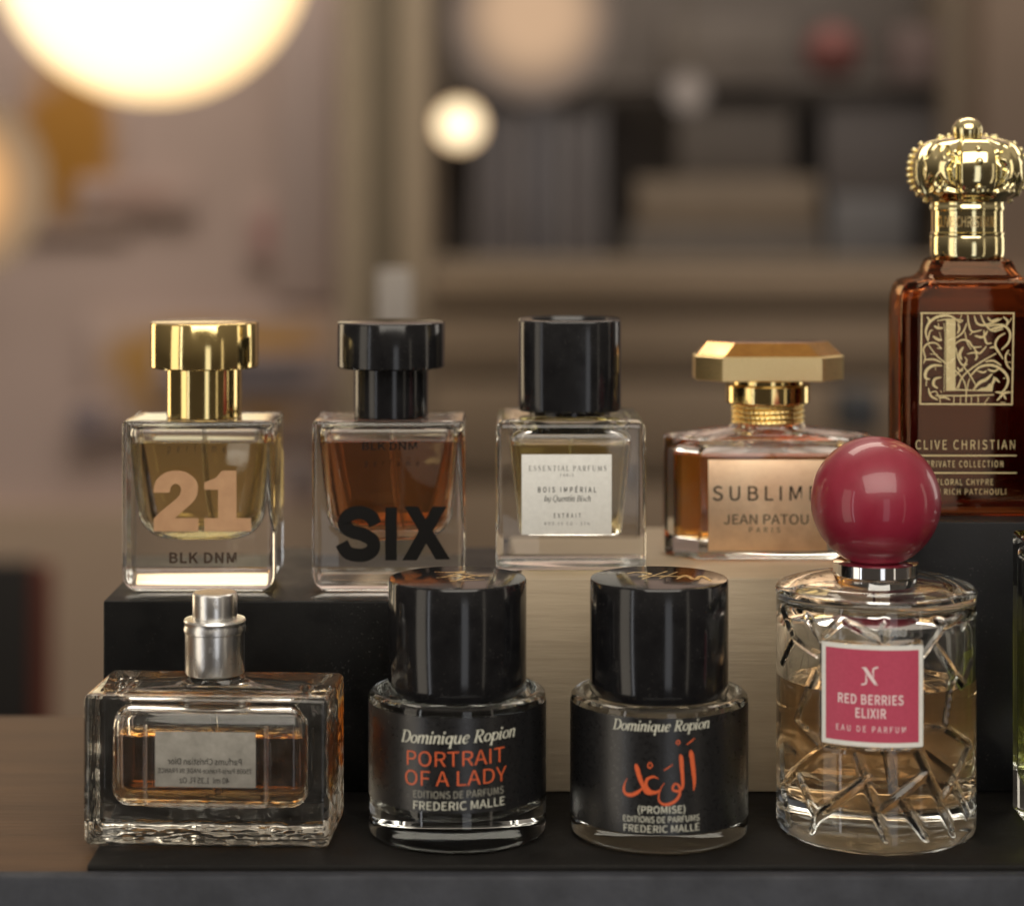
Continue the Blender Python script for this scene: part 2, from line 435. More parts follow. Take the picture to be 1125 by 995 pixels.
def wrap(name, mat, parent, Rr, a0, a1, z0, z1, n=48, off=.00006, tilt=0):
    v = []; f = []
    for i in range(n + 1):
        a = a0 + (a1-a0)*i/n; r = Rr + off
        for z in (z0, z1): v.append((r*math.sin(a), -r*math.cos(a), z + tilt*a*Rr))
    for i in range(n): f.append((2*i, 2*i+2, 2*i+3, 2*i+1))
    return mesh(name, v, f, mat, parent)

def glass_body(parent, outer, inner, mat='glass', fill=None, liq=None, name='glass_body'):
    mb = MB(); mb.add(*loft(outer)); mb.add(*loft(inner, flip=True))
    o = mb.build(name, M[mat], parent, sharp=32)
    if fill is not None:
        l = cut_top(inner, fill, .00008)
        mesh('liquid', *loft(l), M[liq], parent, sharp=32)
    return o

def dip_tube(parent, z0, z1, r=.0009, x=0, y=0, bend=.004):
    path = spline([(x + bend, y, z0), (x + bend*.4, y, z0 + (z1-z0)*.4), (x, y, z1)], 8)
    mesh('dip_tube', *tube_vf(path, r, 10), M['tube'], parent)

# ================================================================== the setting: table, board, risers
M['table_wood'] = wood('brown_table_wood', (.122, .068, .034), (.058, .033, .017), (7, 90, 90), .55)
M['slate_edge'] = pbr('slate_blue_edge', (.034, .038, .050), (.023, .026, .034), rough=.55, rough2=.75, scale=(60, 60, 60), bump=.0003, bscale=(300, 300, 300))
M['board_black'] = pbr('matt_black_board', (.006, .0055, .005), (.011, .010, .009), rough=.55, rough2=.7, spec=.25, dust=.055, scale=(90, 90, 90), bump=.00008, bscale=(900, 900, 900))
M['box_black'] = pbr('matt_black_card', (.0028, .0028, .0028), (.0048, .0046, .0044), rough=.36, rough2=.5, spec=.14, dust=.055, scale=(70, 70, 70), bump=.00006, bscale=(700, 700, 700))
M['box_grey'] = pbr('charcoal_card', (.0065, .0068, .008), (.0095, .010, .0118), rough=.45, rough2=.6, spec=.22, dust=.065, scale=(80, 80, 80), bump=.00006, bscale=(700, 700, 700))
M['crate_wood'] = wood('pale_limed_wood', (.49, .40, .285), (.35, .28, .195), (7, 85, 85), .5)

YE = .6333                                    # front edge of the table
YB = .8235                                   # back edge
tb = thing('table', 'brown wooden table with slate blue front edge carrying all the bottles', 'table', (0, .73, -.0025))
def wbox(name, x0, x1, y0, y1, z0, z1, mat, parent, b=.0008):
    loc = Vector(parent.location) if parent else Vector((0, 0, 0))
    v, f = box_vf(x0 - loc.x, x1 - loc.x, y0 - loc.y, y1 - loc.y, z0 - loc.z, z1 - loc.z, b)
    return mesh(name, v, f, mat, parent)
wbox('table_top', -.9, .9, YE, YB, -.0305, -.0025, M['table_wood'], tb, .001)
wbox('front_edge', -.9, .9, YE - .006, YE - .0004, -.09, -.0012, M['slate_edge'], tb, .0012)
for sx in (-.86, .86):
    for y in (YE + .03, YB - .03):
        wbox('leg', sx - .02, sx + .02, y - .02, y + .02, -.75, -.031, M['table_wood'], tb, .002)
bx0 = xat(95, 945, YE)
bd = wbox('display_board', bx0, .40, YE + .0003, .80, -.0022, 0, M['board_black'], None, .0005)
tag(bd, 'thin matt black board lying under the bottles on the brown table', 'board')

def riser(name, label, cat, px0, px1, top_py, mat, y0=.709, y1=.815, lid=None):
    zt = zat(top_py, y0); x0, x1 = xat(px0, top_py, y0), xat(px1, top_py, y0)
    if px1 > 1125: x1 = .36
    t = thing(name, label, cat, ((x0+x1)/2, (y0+y1)/2, .0002))
    wbox('box_body', x0, x1, y0, y1, .0002, zt, mat, t, .0007)
    return t, zt
rb, ZL = riser('display_box', 'black riser box under the two bottles with solid numerals and letters', 'box', 113, 571, 660, M['box_black'])
rc, ZC = riser('display_box', 'pale wooden riser box between the two dark riser boxes', 'box', 572.5, 982, 635, M['crate_wood'])
rr, ZR = riser('display_box', 'charcoal riser box under the dark brown bottle with the crown stopper', 'box', 985, 1400, 573, M['box_grey'])

# ================================================================== the bottles
BT = 'perfume bottles on the display'
GAP = .00015
class Bot:
    def __init__(s, cx, y0, zb, label, rz=0):
        s.cx, s.y0, s.zb = cx, y0, zb + GAP
        s.x0 = xat(cx, 600, y0)
        s.t = thing('perfume_bottle', label, 'perfume bottle', (s.x0, y0, s.zb), rz, BT)
    def pyof(s, z):
        lo, hi = -400, 1500
        for _ in range(50):
            m = (lo+hi)/2
            if zat(m, s.y0) > z: lo = m
            else: hi = m
        return lo
    def z(s, py, off=0): return zat(py, s.y0 + off) - s.zb
    def w(s, px, py=700, off=0): return px/FPX*tat(py, s.y0 + off)
    def surf(s, yf, **k): return Surf(s.cx, s.y0, s.zb, yf, **k)

# ---- the two square bottles with round-bottomed cavity --------------------------------------------
def square_bottle(cx, label, cap_mat, liq, fill_py):
    yf = zat; y_front = .7216; d = .032
    b = Bot(cx, y_front + d/2, ZL, label); t = b.t; o = -d/2
    W = b.w(168, 560, o); ztop = b.z(463, o); k = b.w(1, 560, o)
    outer = prof(W, d, .0022, fil(.0058, 0, False, steps=7) + [(0, .012), (0, .03)] + fil(.0011, ztop, True, steps=3) + [(.006, ztop)], n=5)
    zb = b.z(596, o); zt = b.z(471, o); n = 8
    inner = []
    W0, W1, D0, D1 = 138*k, 154*k, .022, .0265
    rr_ = .0100
    for i in range(9):
        a = PI/2*i/8; ins = rr_*(1 - math.sin(a)); inner.append(ring(W0 - 2*ins, D0 - ins, .0075, zb + rr_*(1 - math.cos(a)), n=5))
    for i in range(1, 9):
        s = i/8; e = s**.8; inner.append(ring(W0 + (W1-W0)*e, D0 + (D1-D0)*s, .0075 - .003*s, zb + rr_ + (zt - .002 - zb - rr_)*s, n=5))
    inner += [ring(W1 - .001, D1 - .001, .004, zt - .0006, n=5), ring(W1 - .004, D1 - .004, .004, zt, n=5)]
    glass_body(t, outer, inner, 'glass', b.z(fill_py, 0), liq)
    # stopper: wide disc on a narrower neck
    r1, r2 = b.w(59.2, 375), b.w(41, 430)
    zc0, zc1, zc2 = ztop + .0001, b.z(403), b.z(353)
    cp = mesh('cap', *lathe([(0, zc1), (r1 - .0005, zc1), (r1, zc1 + .0005), (r1, zc2 - .0006), (r1 - .0002, zc2 - .0002), (r1 - .0006, zc2), (0, zc2)]), M[cap_mat], t)
    mesh('cap_neck', *lathe([(0, zc0), (r2 - .0003, zc0), (r2, zc0 + .0003), (r2, zc1 - .0001), (0, zc1 - .0001)]), M[cap_mat], cp)
    dip_tube(t, zb + .002, zt - .0002, .0008)
    return b, o
b, o = square_bottle(224.5, 'squat clear bottle with polished gold stopper and tan numeral 21 on the black riser box', 'gold', 'liq_gold', 482)
s = b.surf(o)
q = lambda L: [(120 + x/3.11, 340 + y/3.11) for x, y in L]
two = [(150, 625), (160, 585), (190, 558), (228, 550), (268, 558), (298, 585), (303, 615), (295, 645), (270, 672), (238, 700), (226, 712), (305, 712), (305, 757), (152, 757), (152, 715), (175, 690), (210, 662), (235, 640), (245, 620), (241, 602), (228, 595), (213, 602), (206, 625)]
one = [(325, 590), (365, 575), (385, 550), (435, 550), (435, 712), (485, 712), (485, 757), (325, 757), (325, 712), (372, 712), (372, 615), (325, 615)]
def smooth_run(L, a, b_): return L[:a] + [p[:2] for p in spline([(x, y) for x, y in L[a:b_]], 5)] + L[b_:]
two = smooth_run(two, 15, 23); two = smooth_run(two, 0, 11)
for L in (two, one): s.pix(q(L), [tuple(range(len(L)))], 'ink_tan')
s.text('BLK DNM', 186, 260, 618, 11, 'ink_brown', bold=.022, spacing=1.05)
s.text('perfume', 184, 248, 497, 9, 'ink_brown', spacing=1.7, shear=.1)
s.build(b.t)

b, o = square_bottle(429.5, 'squat clear bottle of russet perfume with black stopper and heavy black letters SIX', 'black_gloss', 'liq_russet', 481)
s = b.surf(o)
q = lambda L: [(330 + p[0]/3.11, 340 + p[1]/3.11) for p in L]
Sp = [(256, 735), (240, 706), (203, 693), (165, 703), (150, 732), (172, 756), (212, 768), (246, 788), (248, 818), (224, 836), (192, 838), (160, 828), (141, 797)]
v, f = stroke([(*p, 46) for p in Sp], 46, 0, 6); s.pix(q(v), f, 'ink_black')
s.pix(q([(290, 675), (330, 675), (330, 856), (290, 856)]), [(0, 1, 2, 3)], 'ink_black', 1)
s.pix(q([(355, 672), (402, 672), (512, 853), (462, 853)]), [(0, 1, 2, 3)], 'ink_black', 2)
s.pix(q([(452, 672), (500, 672), (398, 856), (348, 856)]), [(0, 1, 2, 3)], 'ink_black', 4)
s.text('BLK DNM', 398, 458, 494, 8, 'ink_black', bold=.012)
s.text('perfume', 401, 460, 512, 7, 'ink_black', spacing=1.7, shear=.1)
s.build(b.t)

# ---- thick walled cube bottle with white label ------------------------------------------------------
yF = .7215
d = .044
b = Bot(625.5, yF + d/2, ZC, 'thick clear cube bottle with tall black cap and small white paper label'); t = b.t; o = -d/2
k = b.w(1, 545, o); W = 165*k; ztop = b.z(462, o)
outer = prof(W, d, .0026, fil(.0016, 0, False, steps=4) + [(0, .01), (0, .03)] + fil(.003, ztop, True, steps=5) + [(.008, ztop)], n=6)
zb = b.z(591, o); zt = b.z(468, o); n = 6
inner = [ring((112-2*i)*k, .026 - 2*i*k, .002, z, n=n) for i, z in ((5, zb), (1.5, zb + .0005), (0, zb + .0018))]
inner += [ring((112 + 22*s)*k, .026 + .009*s, .002 + .001*s, zb + .0018 + (zt - .0070 - zb)*s, n=n) for s in (.25, .5, .75, .92, 1)]
inner += [ring(128*k, .034, .005, zt - .0032, n=n), ring(112*k, .031, .008, zt - .0018, n=n), ring(96*k, .028, .012, zt - .0004, n=n), ring(80*k, .024, .012, zt, n=n)]
glass_body(t, outer, inner, 'glass', b.z(482), 'liq_olive')
zc0, zc1 = ztop + .0002, b.z(350)
wc = b.w(112, 400)
mb = MB(); mb.add(*loft(prof(wc, wc, wc*.36, fil(.0008, zc0 + .0014, False, steps=3) + fil(.0006, zc1, True, steps=3) + [(.004, zc1), (.0046, zc1 - .0012)], n=14)))
cp = mb.build('cap', M['black_satin'], t)
mesh('cap_neck', *lathe([(0, zc0), (.0135, zc0), (.0135, zc0 + .0013), (0, zc0 + .0013)]), M['black_gloss'], cp)
dip_tube(t, zb + .002, zt - .0002, .0008)
s = b.surf(o); x0, x1, z0, z1 = s.u(573, 540), s.u(672, 540), b.z(587, o), b.z(499, o)
lb = panel('label', M['label_white'], t, x0, x1, z0, z1, o)
s = b.surf(o, eps=.00018)
s.text('ESSENTIAL PARFUMS', 581, 666, 517, 5.6, 'ink_deep', serif=True, shear=0, spacing=1.5)
s.text('PARIS', 615.5, 630, 523.5, 3.4, 'ink_deep', spacing=1.3)
s.text('BOIS IMPÉRIAL', 591, 655, 540.5, 5.6, 'ink_deep', bold=.012, spacing=1.25)
s.text('by Quentin Bisch', 598, 649, 550.5, 6.5, 'ink_deep', serif=True, shear=.25)
s.text('EXTRAIT', 608.5, 638, 568.5, 4.8, 'ink_deep', bold=.008, spacing=1.4)
s.text('MOD.EX CO - 33%', 598, 648, 576.5, 3.3, 'ink_grey', spacing=1.3)
s.build(lb)

# ---- chamfered amber bottle with flat octagonal gold stopper ---------------------------------------
yF = .7414
d = .031
b = Bot(843.5, yF + d/2, ZC, 'wide amber bottle with copper foil label and flat octagonal gold stopper', 0); t = b.t; o = -d/2
k = b.w(1, 545, o); W = 233*k; zs = b.z(482, o); zn = b.z(466)
ch = .0105
def oc(w, dd, c, z): return ring(w, dd, c, z, n=7, chamfer=True)
outer = [oc(W - .003, d - .003, ch - .001, 0), oc(W - .0008, d - .0008, ch - .0003, .0007), oc(W, d, ch, .0022), oc(W, d, ch, zs - .002), oc(W - .0006, d - .0006, ch, zs - .0006), oc(W - .002, d - .002, ch, zs),
         oc(W - .014, d - .005, ch, zs + .0007), oc(W*.62, d*.80, .009, zs + .0016), ring(.0265, .0225, .0105, zs + .0026), ring(.0245, .0220, .0107, zs + .0036), ring(.0235, .0215, .0106, zn), ring(.0225, .0205, .0102, zn + .0004)]
zb = .0062; wl = .0042
inner = [oc(W - 2*wl - .004, d - 2*wl - .003, ch - .003, zb), oc(W - 2*wl - .001, d - 2*wl - .001, ch - .003, zb + .0006), oc(W - 2*wl, d - 2*wl, ch - .003, zb + .002), oc(W - 2*wl, d - 2*wl, ch - .003, zs - .0052),
         oc(W - 2*wl - .003, d - 2*wl - .002, ch - .003, zs - .0036), oc(W - .024, d - 2*wl - .004, ch - .004, zs - .0028), ring(.022, .016, .0078, zs - .0012), ring(.015, .0148, .0073, zs + .0010), ring(.0145, .0143, .0071, zn - .0012)]
glass_body(t, outer, inner, 'glass', b.z(503, o), 'liq_amber')
# threaded gold neck, collar and stopper
rn = b.w(39.5, 455); z0, z1 = zn + .0005, b.z(442)
loops = []; nseg = 120; NR = 60
for i in range(NR + 1):
    zz = i/NR; rr_ = rn - .0006 + .0007*abs(math.sin(zz*PI*4))**.6
    loops.append([((rr_ + .00012*math.sin(a*46 + zz*30))*math.cos(a), (rr_ + .00012*math.sin(a*46 + zz*30))*math.sin(a), z0 + (z1-z0)*zz) for a in (2*PI*j/(nseg*2) for j in range(nseg*2))])
ng = mesh('neck_ring', *loft(loops), M['gold'], t)
rc_ = b.w(46.5, 430); z2, z3 = z1 + .0001, b.z(421)
mesh('collar', *lathe([(0, z2), (rc_ - .0005, z2), (rc_, z2 + .0005), (rc_, z3 - .0005), (rc_ - .0006, z3), (0, z3)]), M['gold'], t)
z4, z5 = b.z(416), b.z(389)
mesh('stopper_stem', *lathe([(0, z3 + .0001), (rc_*.86, z3 + .0001), (rc_*.86, z4 - .0001), (0, z4 - .0001)]), M['gold'], t)
cw, cd = b.w(162, 400), .027
oc2 = lambda i, z: ring(cw - 2*i, cd - 2*i, .0084, z, n=5, chamfer=True)
st_ = mesh('stopper', *loft([oc2(.0004, z4), oc2(0, z4 + .0004), oc2(0, z5 - .0004), oc2(.0004, z5)]), M['gold_brushed'], t, sharp=20)
z6 = b.z(374, .004)
mesh('amber_inlay', *loft([oc2(.0006, z5 + .00005), oc2(.0010, z5 + .0004), oc2(.0046, z6), oc2(.0050, z6 + .0001)]), M['amber_inlay'], st_, sharp=20)
# raised rim edge line around the front plate of the stopper
dip_tube(t, zb + .002, zn - .002, .0008, x=.001)
s = b.surf(o); x0, x1 = s.u(778, 540), s.u(909, 540); zl0, zl1 = b.z(605, o), b.z(505, o)
lb = panel('label', M['copper_foil'], t, x0, x1, zl0, zl1, o)
s = b.surf(o, eps=.00018)
s.text('SUBLIME', 783, 899, 549.5, 15.5, 'ink_black', spacing=1.15, bold=.004)
s.text('JEAN PATOU', 795, 888, 575.5, 10.5, 'ink_black', spacing=1.0)
s.text('PARIS', 823, 857, 584.5, 5.6, 'ink_deep', spacing=1.35)
s.build(lb)

# ---- dark brown bottle with crown stopper -----------------------------------------------------------
yF = .7215
d = .030
b = Bot(1063, yF + d/2, ZR, 'tall dark brown bottle with gold crown stopper and ornate gold initial panel'); t = b.t; o = -d/2
k = b.w(1, 450, o); hw = 83
sh = [(568, 80), (565, 83.5), (560, 85.2), (545, 85.5), (430, 85.5), (345, 85.5), (327, 84.5), (316, 81), (310, 76), (307.5, 69), (306.5, 62), (304, 56), (299, 51.5), (292, 48.5), (287, 46), (284.5, 41)]
outer = []
for py, h in sh:
    dd = d if h > 70 else .022 + (d - .022)*max(0, (h - 41)/29)
    if py == 568: dd -= .002
    outer.append(ring(2*h*k, dd, .0055, b.z(py, o*.75), n=8))
outer = [[(p[0]*.97, p[1], p[2]) for p in l] for l in outer]
zlift = outer[0][0][2]
outer = [[(p[0], p[1], p[2] - zlift + .0) if i == 0 else p for p in l] for i, l in enumerate(outer)]
inn = [(556, 66), (553, 72), (546, 75), (430, 75.5), (345, 75.5), (331, 74), (322, 70), (317, 62), (314, 54), (308, 46), (300, 42), (294, 38)]
inner = [ring(2*h*k, (d - .0085) if h > 60 else .017, .004, b.z(py, o*.75), n=8) for py, h in inn]
glass_body(t, outer, inner, 'glass_brown', b.z(346), 'liq_dark')
# gold collar
rcl = b.w(41, 255); rng = lambda a, bb: [(rcl*a, b.z(bb))]
pr = []
for rf, py in ((0, 283.5), (.96, 283.5), (.99, 281), (1, 277), (1, 261), (.985, 259), (1.0, 257.5), (1.0, 255.5), (.965, 254.5), (.965, 231.5), (1.0, 230.5), (1.0, 227), (.985, 226), (.98, 224), (.97, 216), (0, 216)):
    pr.append((rcl*rf, b.z(py)))
cl = mesh('collar', *lathe(pr), M['gold_pale'], t)
s = b.surf(-rcl*.97, Rr=rcl*.968, eps=.00015)
s.text('CLIVE CHRISTIAN', 1030, 1092, 249.5, 11.5, 'gold_foil', bold=.01)
s.build(cl)
# crown: bulb with four raised bands and relief panels
zc0, zc1 = b.z(222), b.z(149)
RB = b.w(59.5, 185)
cp_pts = [(0, .66), (.05, .74), (.12, .85), (.21, .94), (.33, .99), (.45, 1.0), (.57, .995), (.68, .965), (.78, .91), (.87, .81), (.94, .65), (.98, .46), (1.0, .05)]
def bulb_r(t_):
    for (a, ra), (c, rc2) in zip(cp_pts, cp_pts[1:]):
        if a <= t_ <= c:
            u = (t_-a)/(c-a); return ra + (rc2-ra)*u
    return .05
def smooth_bulb(t_): return sum(bulb_r(min(1, max(0, t_ + dd))) for dd in (-.05, -.025, 0, .025, .05))/5
fleur = [(-.80, .66), (-.45, .70), (-.25, .86), (0, .70), (.25, .86), (.45, .70), (.80, .66), (.52, .50), (.62, .34), (.80, .22), (.40, .26), (.2, .36), (0, .26), (-.2, .36), (-.40, .26), (-.80, .22), (-.62, .34), (-.52, .50)]
def poly_sd(x, y, P):
    ins = False; dm = 9
    for i in range(len(P)):
        ax, ay = P[i]; bx_, by_ = P[(i+1) % len(P)]
        if (ay > y) != (by_ > y) and x < (bx_-ax)*(y-ay)/(by_-ay) + ax: ins = not ins
        dx, dy = bx_-ax, by_-ay; u = max(0, min(1, ((x-ax)*dx + (y-ay)*dy)/(dx*dx + dy*dy)))
        dm = min(dm, math.hypot(x-ax-u*dx, y-ay-u*dy))
    return dm if ins else -dm
def sstep(a, c, x):
    u = max(0, min(1, (x-a)/(c-a))); return u*u*(3-2*u)
NS, NT = 320, 110
loops = []
for i in range(NT + 1):
    tt = i/NT; base = smooth_bulb(tt)*RB; ringp = []
    for j in range(NS):
        a = 2*PI*j/NS; rel = ((a/(PI/2)) % 1)          # bands at multiples of 90 degrees
        da = min(rel, 1-rel)*90
        h = (.0010*sstep(21, 17, da) - .0013*math.exp(-((da - 21.5)/2.3)**2))*sstep(.02, .1, tt)
        # wavy trim at the foot
        wave = .10 + .10*abs(math.sin(a*4 + PI/2*0))
        h += .0007*sstep(.03, -.03, tt - wave - .05*math.cos(a*8))
        pc = (rel - .5)*2/.58
        if abs(pc) < 1.05 and .08 < tt < .85:
            sd = poly_sd(pc, tt, fleur); h += .0010*sstep(-.02, .09, sd) - .0011*math.exp(-((sd + .02)/.04)**2)
        r_ = base + h*min(1, base/RB*1.4)
        ringp.append((r_*math.cos(a), r_*math.sin(a), zc0 + (zc1-zc0)*tt))
    loops.append(ringp)
cr = mesh('crown', *loft(loops), M['gold_pale'], t, sharp=60)
mb = MB()
for sgn in (-1, 1):
    for i in range(11):
        tt = .02 + .95*(i/10)
        rr_ = smooth_bulb(tt)*RB + .0016*(.5 + .5*smooth_bulb(tt))
        mb.add(*sphere_vf((sgn*rr_, 0, zc0 + (zc1-zc0)*tt), .00090, seg=14, rings=8))
for i in range(7):
    u = (i/6 - .5)*2*.52
    if abs(u) > .2: mb.add(*sphere_vf((u*RB, 0, zc1 - .0012*abs(u)*2.2 + .0009), .00085, seg=14, rings=8))
for tt, rad in ((.78, .0011), (.60, .0013), (.22, .0012)):
    rr_ = smooth_bulb(tt)*RB + .0012; mb.add(*sphere_vf((0, -rr_, zc0 + (zc1-zc0)*tt), rad, seg=18, rings=10))
mb.build('bead_trim', M['gold_pale'], cr)
zc = b.z(145)
v, f = lathe([(0, zc1 - .0012), (.0044, zc1 - .0012), (.0048, zc1 + .0004), (.0050, zc1 + .0018), (.0047, zc1 + .0034), (.0038, zc1 + .0047), (.0022, zc1 + .0057), (0, zc1 + .0060)], 48)
mesh('finial', v, f, M['gold_pale'], cr, sharp=50)
# ornate panel
s = b.surf(o, eps=.0001)
E_ = lambda P: [(1000 + p[0]/7.656, 330 + p[1]/7.656) for p in P]
orn = [
 ([(300, 165), (380, 165), (380, 760), (300, 760)], 'poly'), ([(300, 755), (690, 765), (706, 655), (660, 722), (560, 752), (380, 745)], 'poly'),
]
nl = 0
for P, _ in orn: s.pix(E_(P), [tuple(range(len(P)))], 'gold_foil', nl); nl += 1
for a, c in (((85, 107), (877, 107)), ((85, 870), (860, 874)), ((97, 100), (83, 874)), ((870, 100), (855, 878))):
    v, f = stroke([a, c], 13, 0, 1); s.pix(E_(v), f, 'gold_foil', nl); nl += 1
for P, w, tp in [
 ([(225, 172), (300, 160), (380, 160), (445, 168)], 16, .6), ([(210, 800), (460, 800), (705, 793)], 15, .3), ([(284, 190), (292, 330), (284, 770)], 8, .2),
 ([(150, 345), (130, 260), (165, 180), (240, 135), (330, 130), (400, 170)], 30, .8), ([(140, 138), (158, 165), (150, 215)], 20, .7), ([(200, 215), (235, 232), (275, 232)], 30, .8), ([(235, 190), (240, 225)], 14, .6),
 ([(190, 300), (235, 330), (268, 330)], 30, .8), ([(245, 265), (258, 320)], 16, .7), ([(190, 250), (165, 262), (150, 335)], 16, .7),
 ([(265, 408), (215, 360), (150, 362), (110, 410), (125, 480), (112, 530)], 18, .6), ([(225, 400), (262, 405)], 26, .7),
 ([(150, 372), (220, 462), (300, 530), (380, 588), (440, 660), (468, 740), (468, 860)], 15, .3), ([(165, 450), (230, 455)], 18, .7),
 ([(115, 500), (195, 495), (262, 522)], 20, .7), ([(268, 548), (190, 548), (135, 590), (128, 650), (165, 662)], 34, .8), ([(140, 650), (132, 720)], 24, .7), ([(210, 560), (212, 585)], 14, .6),
 ([(262, 645), (205, 662), (195, 710), (232, 738)], 30, .8), ([(152, 735), (172, 800), (232, 836)], 22, .8), ([(160, 780), (215, 765), (240, 820)], 12, .6), ([(240, 820), (290, 815), (335, 835)], 20, .7), ([(250, 755), (265, 775)], 14, .6),
 ([(432, 118), (410, 185)], 14, .5), ([(482, 118), (492, 200), (520, 262), (600, 248)], 20, .7), ([(500, 290), (525, 265)], 20, .6), ([(538, 128), (560, 192), (620, 208), (700, 185), (770, 150)], 24, .7), ([(650, 140), (680, 172), (745, 150)], 24, .8), ([(590, 118), (625, 195), (690, 255), (780, 240)], 20, .6),
 ([(645, 222), (720, 205), (792, 215), (838, 272), (825, 352), (765, 415)], 26, .6), ([(852, 148), (810, 215)], 18, .6), ([(780, 138), (818, 172), (805, 210)], 22, .7), ([(680, 240), (740, 228), (785, 222)], 30, .8), ([(715, 270), (720, 240)], 14, .6),
 ([(800, 275), (740, 312), (715, 375), (745, 435), (780, 492)], 24, .7), ([(668, 400), (710, 395), (740, 440)], 20, .7), ([(620, 250), (625, 315), (645, 360), (685, 358)], 22, .7), ([(540, 295), (610, 308), (650, 255)], 26, .8),
 ([(380, 365), (430, 332), (490, 342), (530, 392), (600, 388)], 22, .7), ([(530, 395), (580, 445), (640, 385)], 20, .7), ([(478, 450), (545, 438), (580, 450)], 18, .7), ([(550, 440), (560, 475), (545, 502)], 22, .7), ([(458, 258), (478, 350), (512, 412)], 14, .5), ([(476, 190), (440, 270), (380, 318)], 18, .6), ([(385, 160), (415, 185), (440, 172)], 16, .7), ([(400, 190), (412, 240), (395, 280)], 26, .8),
 ([(385, 398), (400, 480), (442, 545), (475, 505), (455, 475)], 18, .6), ([(446, 390), (415, 450), (432, 500)], 34, .85), ([(370, 645), (420, 590), (480, 532)], 14, .4), ([(402, 742), (440, 640), (560, 540), (722, 445)], 17, .3), ([(382, 752), (432, 652)], 12, .3), ([(550, 712), (500, 622), (448, 560)], 14, .4), ([(480, 762), (485, 700), (500, 655)], 12, .4), ([(395, 560), (415, 590), (445, 585)], 18, .7),
 ([(500, 642), (580, 562), (690, 545), (780, 592), (822, 662), (800, 740), (750, 785)], 30, .7), ([(630, 515), (700, 508), (765, 548)], 22, .7), ([(560, 590), (612, 605), (640, 590)], 20, .7), ([(650, 578), (700, 595), (745, 575)], 24, .8), ([(780, 655), (800, 655)], 16, .5),
 ([(530, 752), (580, 692), (640, 662), (690, 615)], 36, .85), ([(590, 740), (640, 735), (670, 700)], 22, .7), ([(655, 745), (695, 690), (712, 655), (750, 690)], 30, .7), ([(700, 640), (712, 665)], 14, .6),
 ([(715, 770), (770, 780), (805, 832)], 24, .7), ([(845, 772), (790, 780), (728, 842)], 26, .8), ([(760, 855), (800, 860)], 16, .6),
 ([(828, 415), (800, 470), (812, 540), (848, 582)], 22, .7), ([(795, 515), (850, 522)], 18, .7), ([(815, 440), (845, 462)], 16, .7),
 ([(250, 800), (250, 865)], 10, .1), ([(368, 800), (365, 865)], 10, .1), ([(423, 800), (420, 865)], 10, .1), ([(515, 800), (512, 865)], 10, .1), ([(570, 800), (570, 865)], 10, .1), ([(662, 812), (622, 868)], 11, .2),
]:
    v, f = stroke(P, w*.76, tp, 6); s.pix(E_(v), f, 'gold_foil', nl % 40); nl += 1
s.text('CLIVE CHRISTIAN', 1006, 1115, 493.5, 10.2, 'gold_foil', spacing=1.12, bold=-.004)
s.text('PRIVATE COLLECTION', 1018, 1102, 513, 7, 'gold_foil', spacing=1.15)
s.text('FLORAL CHYPRE', 1029, 1091, 532.5, 6.4, 'gold_foil', spacing=1.1)
s.text('WITH RICH PATCHOULI', 1013, 1105, 543, 6.2, 'gold_foil', spacing=1.1)
for py in (500.3, 519.3):
    v, f = stroke([(1006, py), (1117, py)], 1.5, 0, 1); s.pix(v, f, 'gold_foil', 1)
s.build(t)

# ---- front row: low rectangular bottle seen from behind, without its cap ------------------------------
YF0 = .6485
d = .036
b = Bot(238, YF0 + d/2, 0, 'low rectangular cut glass bottle without cap showing its bare silver sprayer', R(-3)); t = b.t; o = -d/2
k = b.w(1, 850, o); W = 273*k; ztop = b.z(765, o)
outer = prof(W, d, .0022, fil(.0024, 0, False, steps=5) + [(0, .006), (0, .02), (0, .034)] + fil(.0020, ztop, True, steps=4) +
             [(.0045, ztop + .00005), (.0075, ztop - .0006), (.0105, ztop - .0003)], n=5)
# neck pedestal grows out of the dished top
outer += [ring(.026, .0145, .0070, ztop + .0006), ]
zneck = b.z(739)
outer[-1] = ring(.026, .0150, .0070, ztop + .0004, n=5)
outer += [ring(.0215, .0125, .0060, ztop + .0009, n=5), ring(.0175, .0118, .0058, ztop + .0018, n=5), ring(.0165, .0116, .0057, zneck - .0006, n=5), ring(.0155, .0106, .0052, zneck, n=5)]
zb, zt = b.z(893, o), b.z(781, o)
wi, di = 216*k, .0225
inner = prof(wi, di, .004, fil(.0052, zb, False, steps=7) + [(0, zb + .012)] + fil(.0062, zt, True, steps=7) + [(.010, zt + .0001)], n=5)
mb = MB(); mb.add(*loft(outer)); nf = len(mb.f); mb.add(*loft(inner, flip=True))
fm = []
for i, f in enumerate(mb.f):
    if i >= nf: fm.append(0); continue
    c = sum((Vector(mb.v[j]) for j in f), Vector())/len(f)
    side = abs(c.x) > W/2 - .0015 and .003 < c.z < ztop - .001
    low = c.z < .0022
    fm.append(1 if (side or low) else 2 if (c.y > 0 or c.z > ztop - .0022) else 0)
mesh('glass_body', mb.v, mb.f, None, t, sharp=32, mats=[M['glass_dusty'], M['glass_drop'], M['glass_wavy']], fmat=fm)
mesh('liquid', *loft(cut_top(inner, b.z(801, -.004), .00008)), M['liq_cognac'], t, sharp=32)
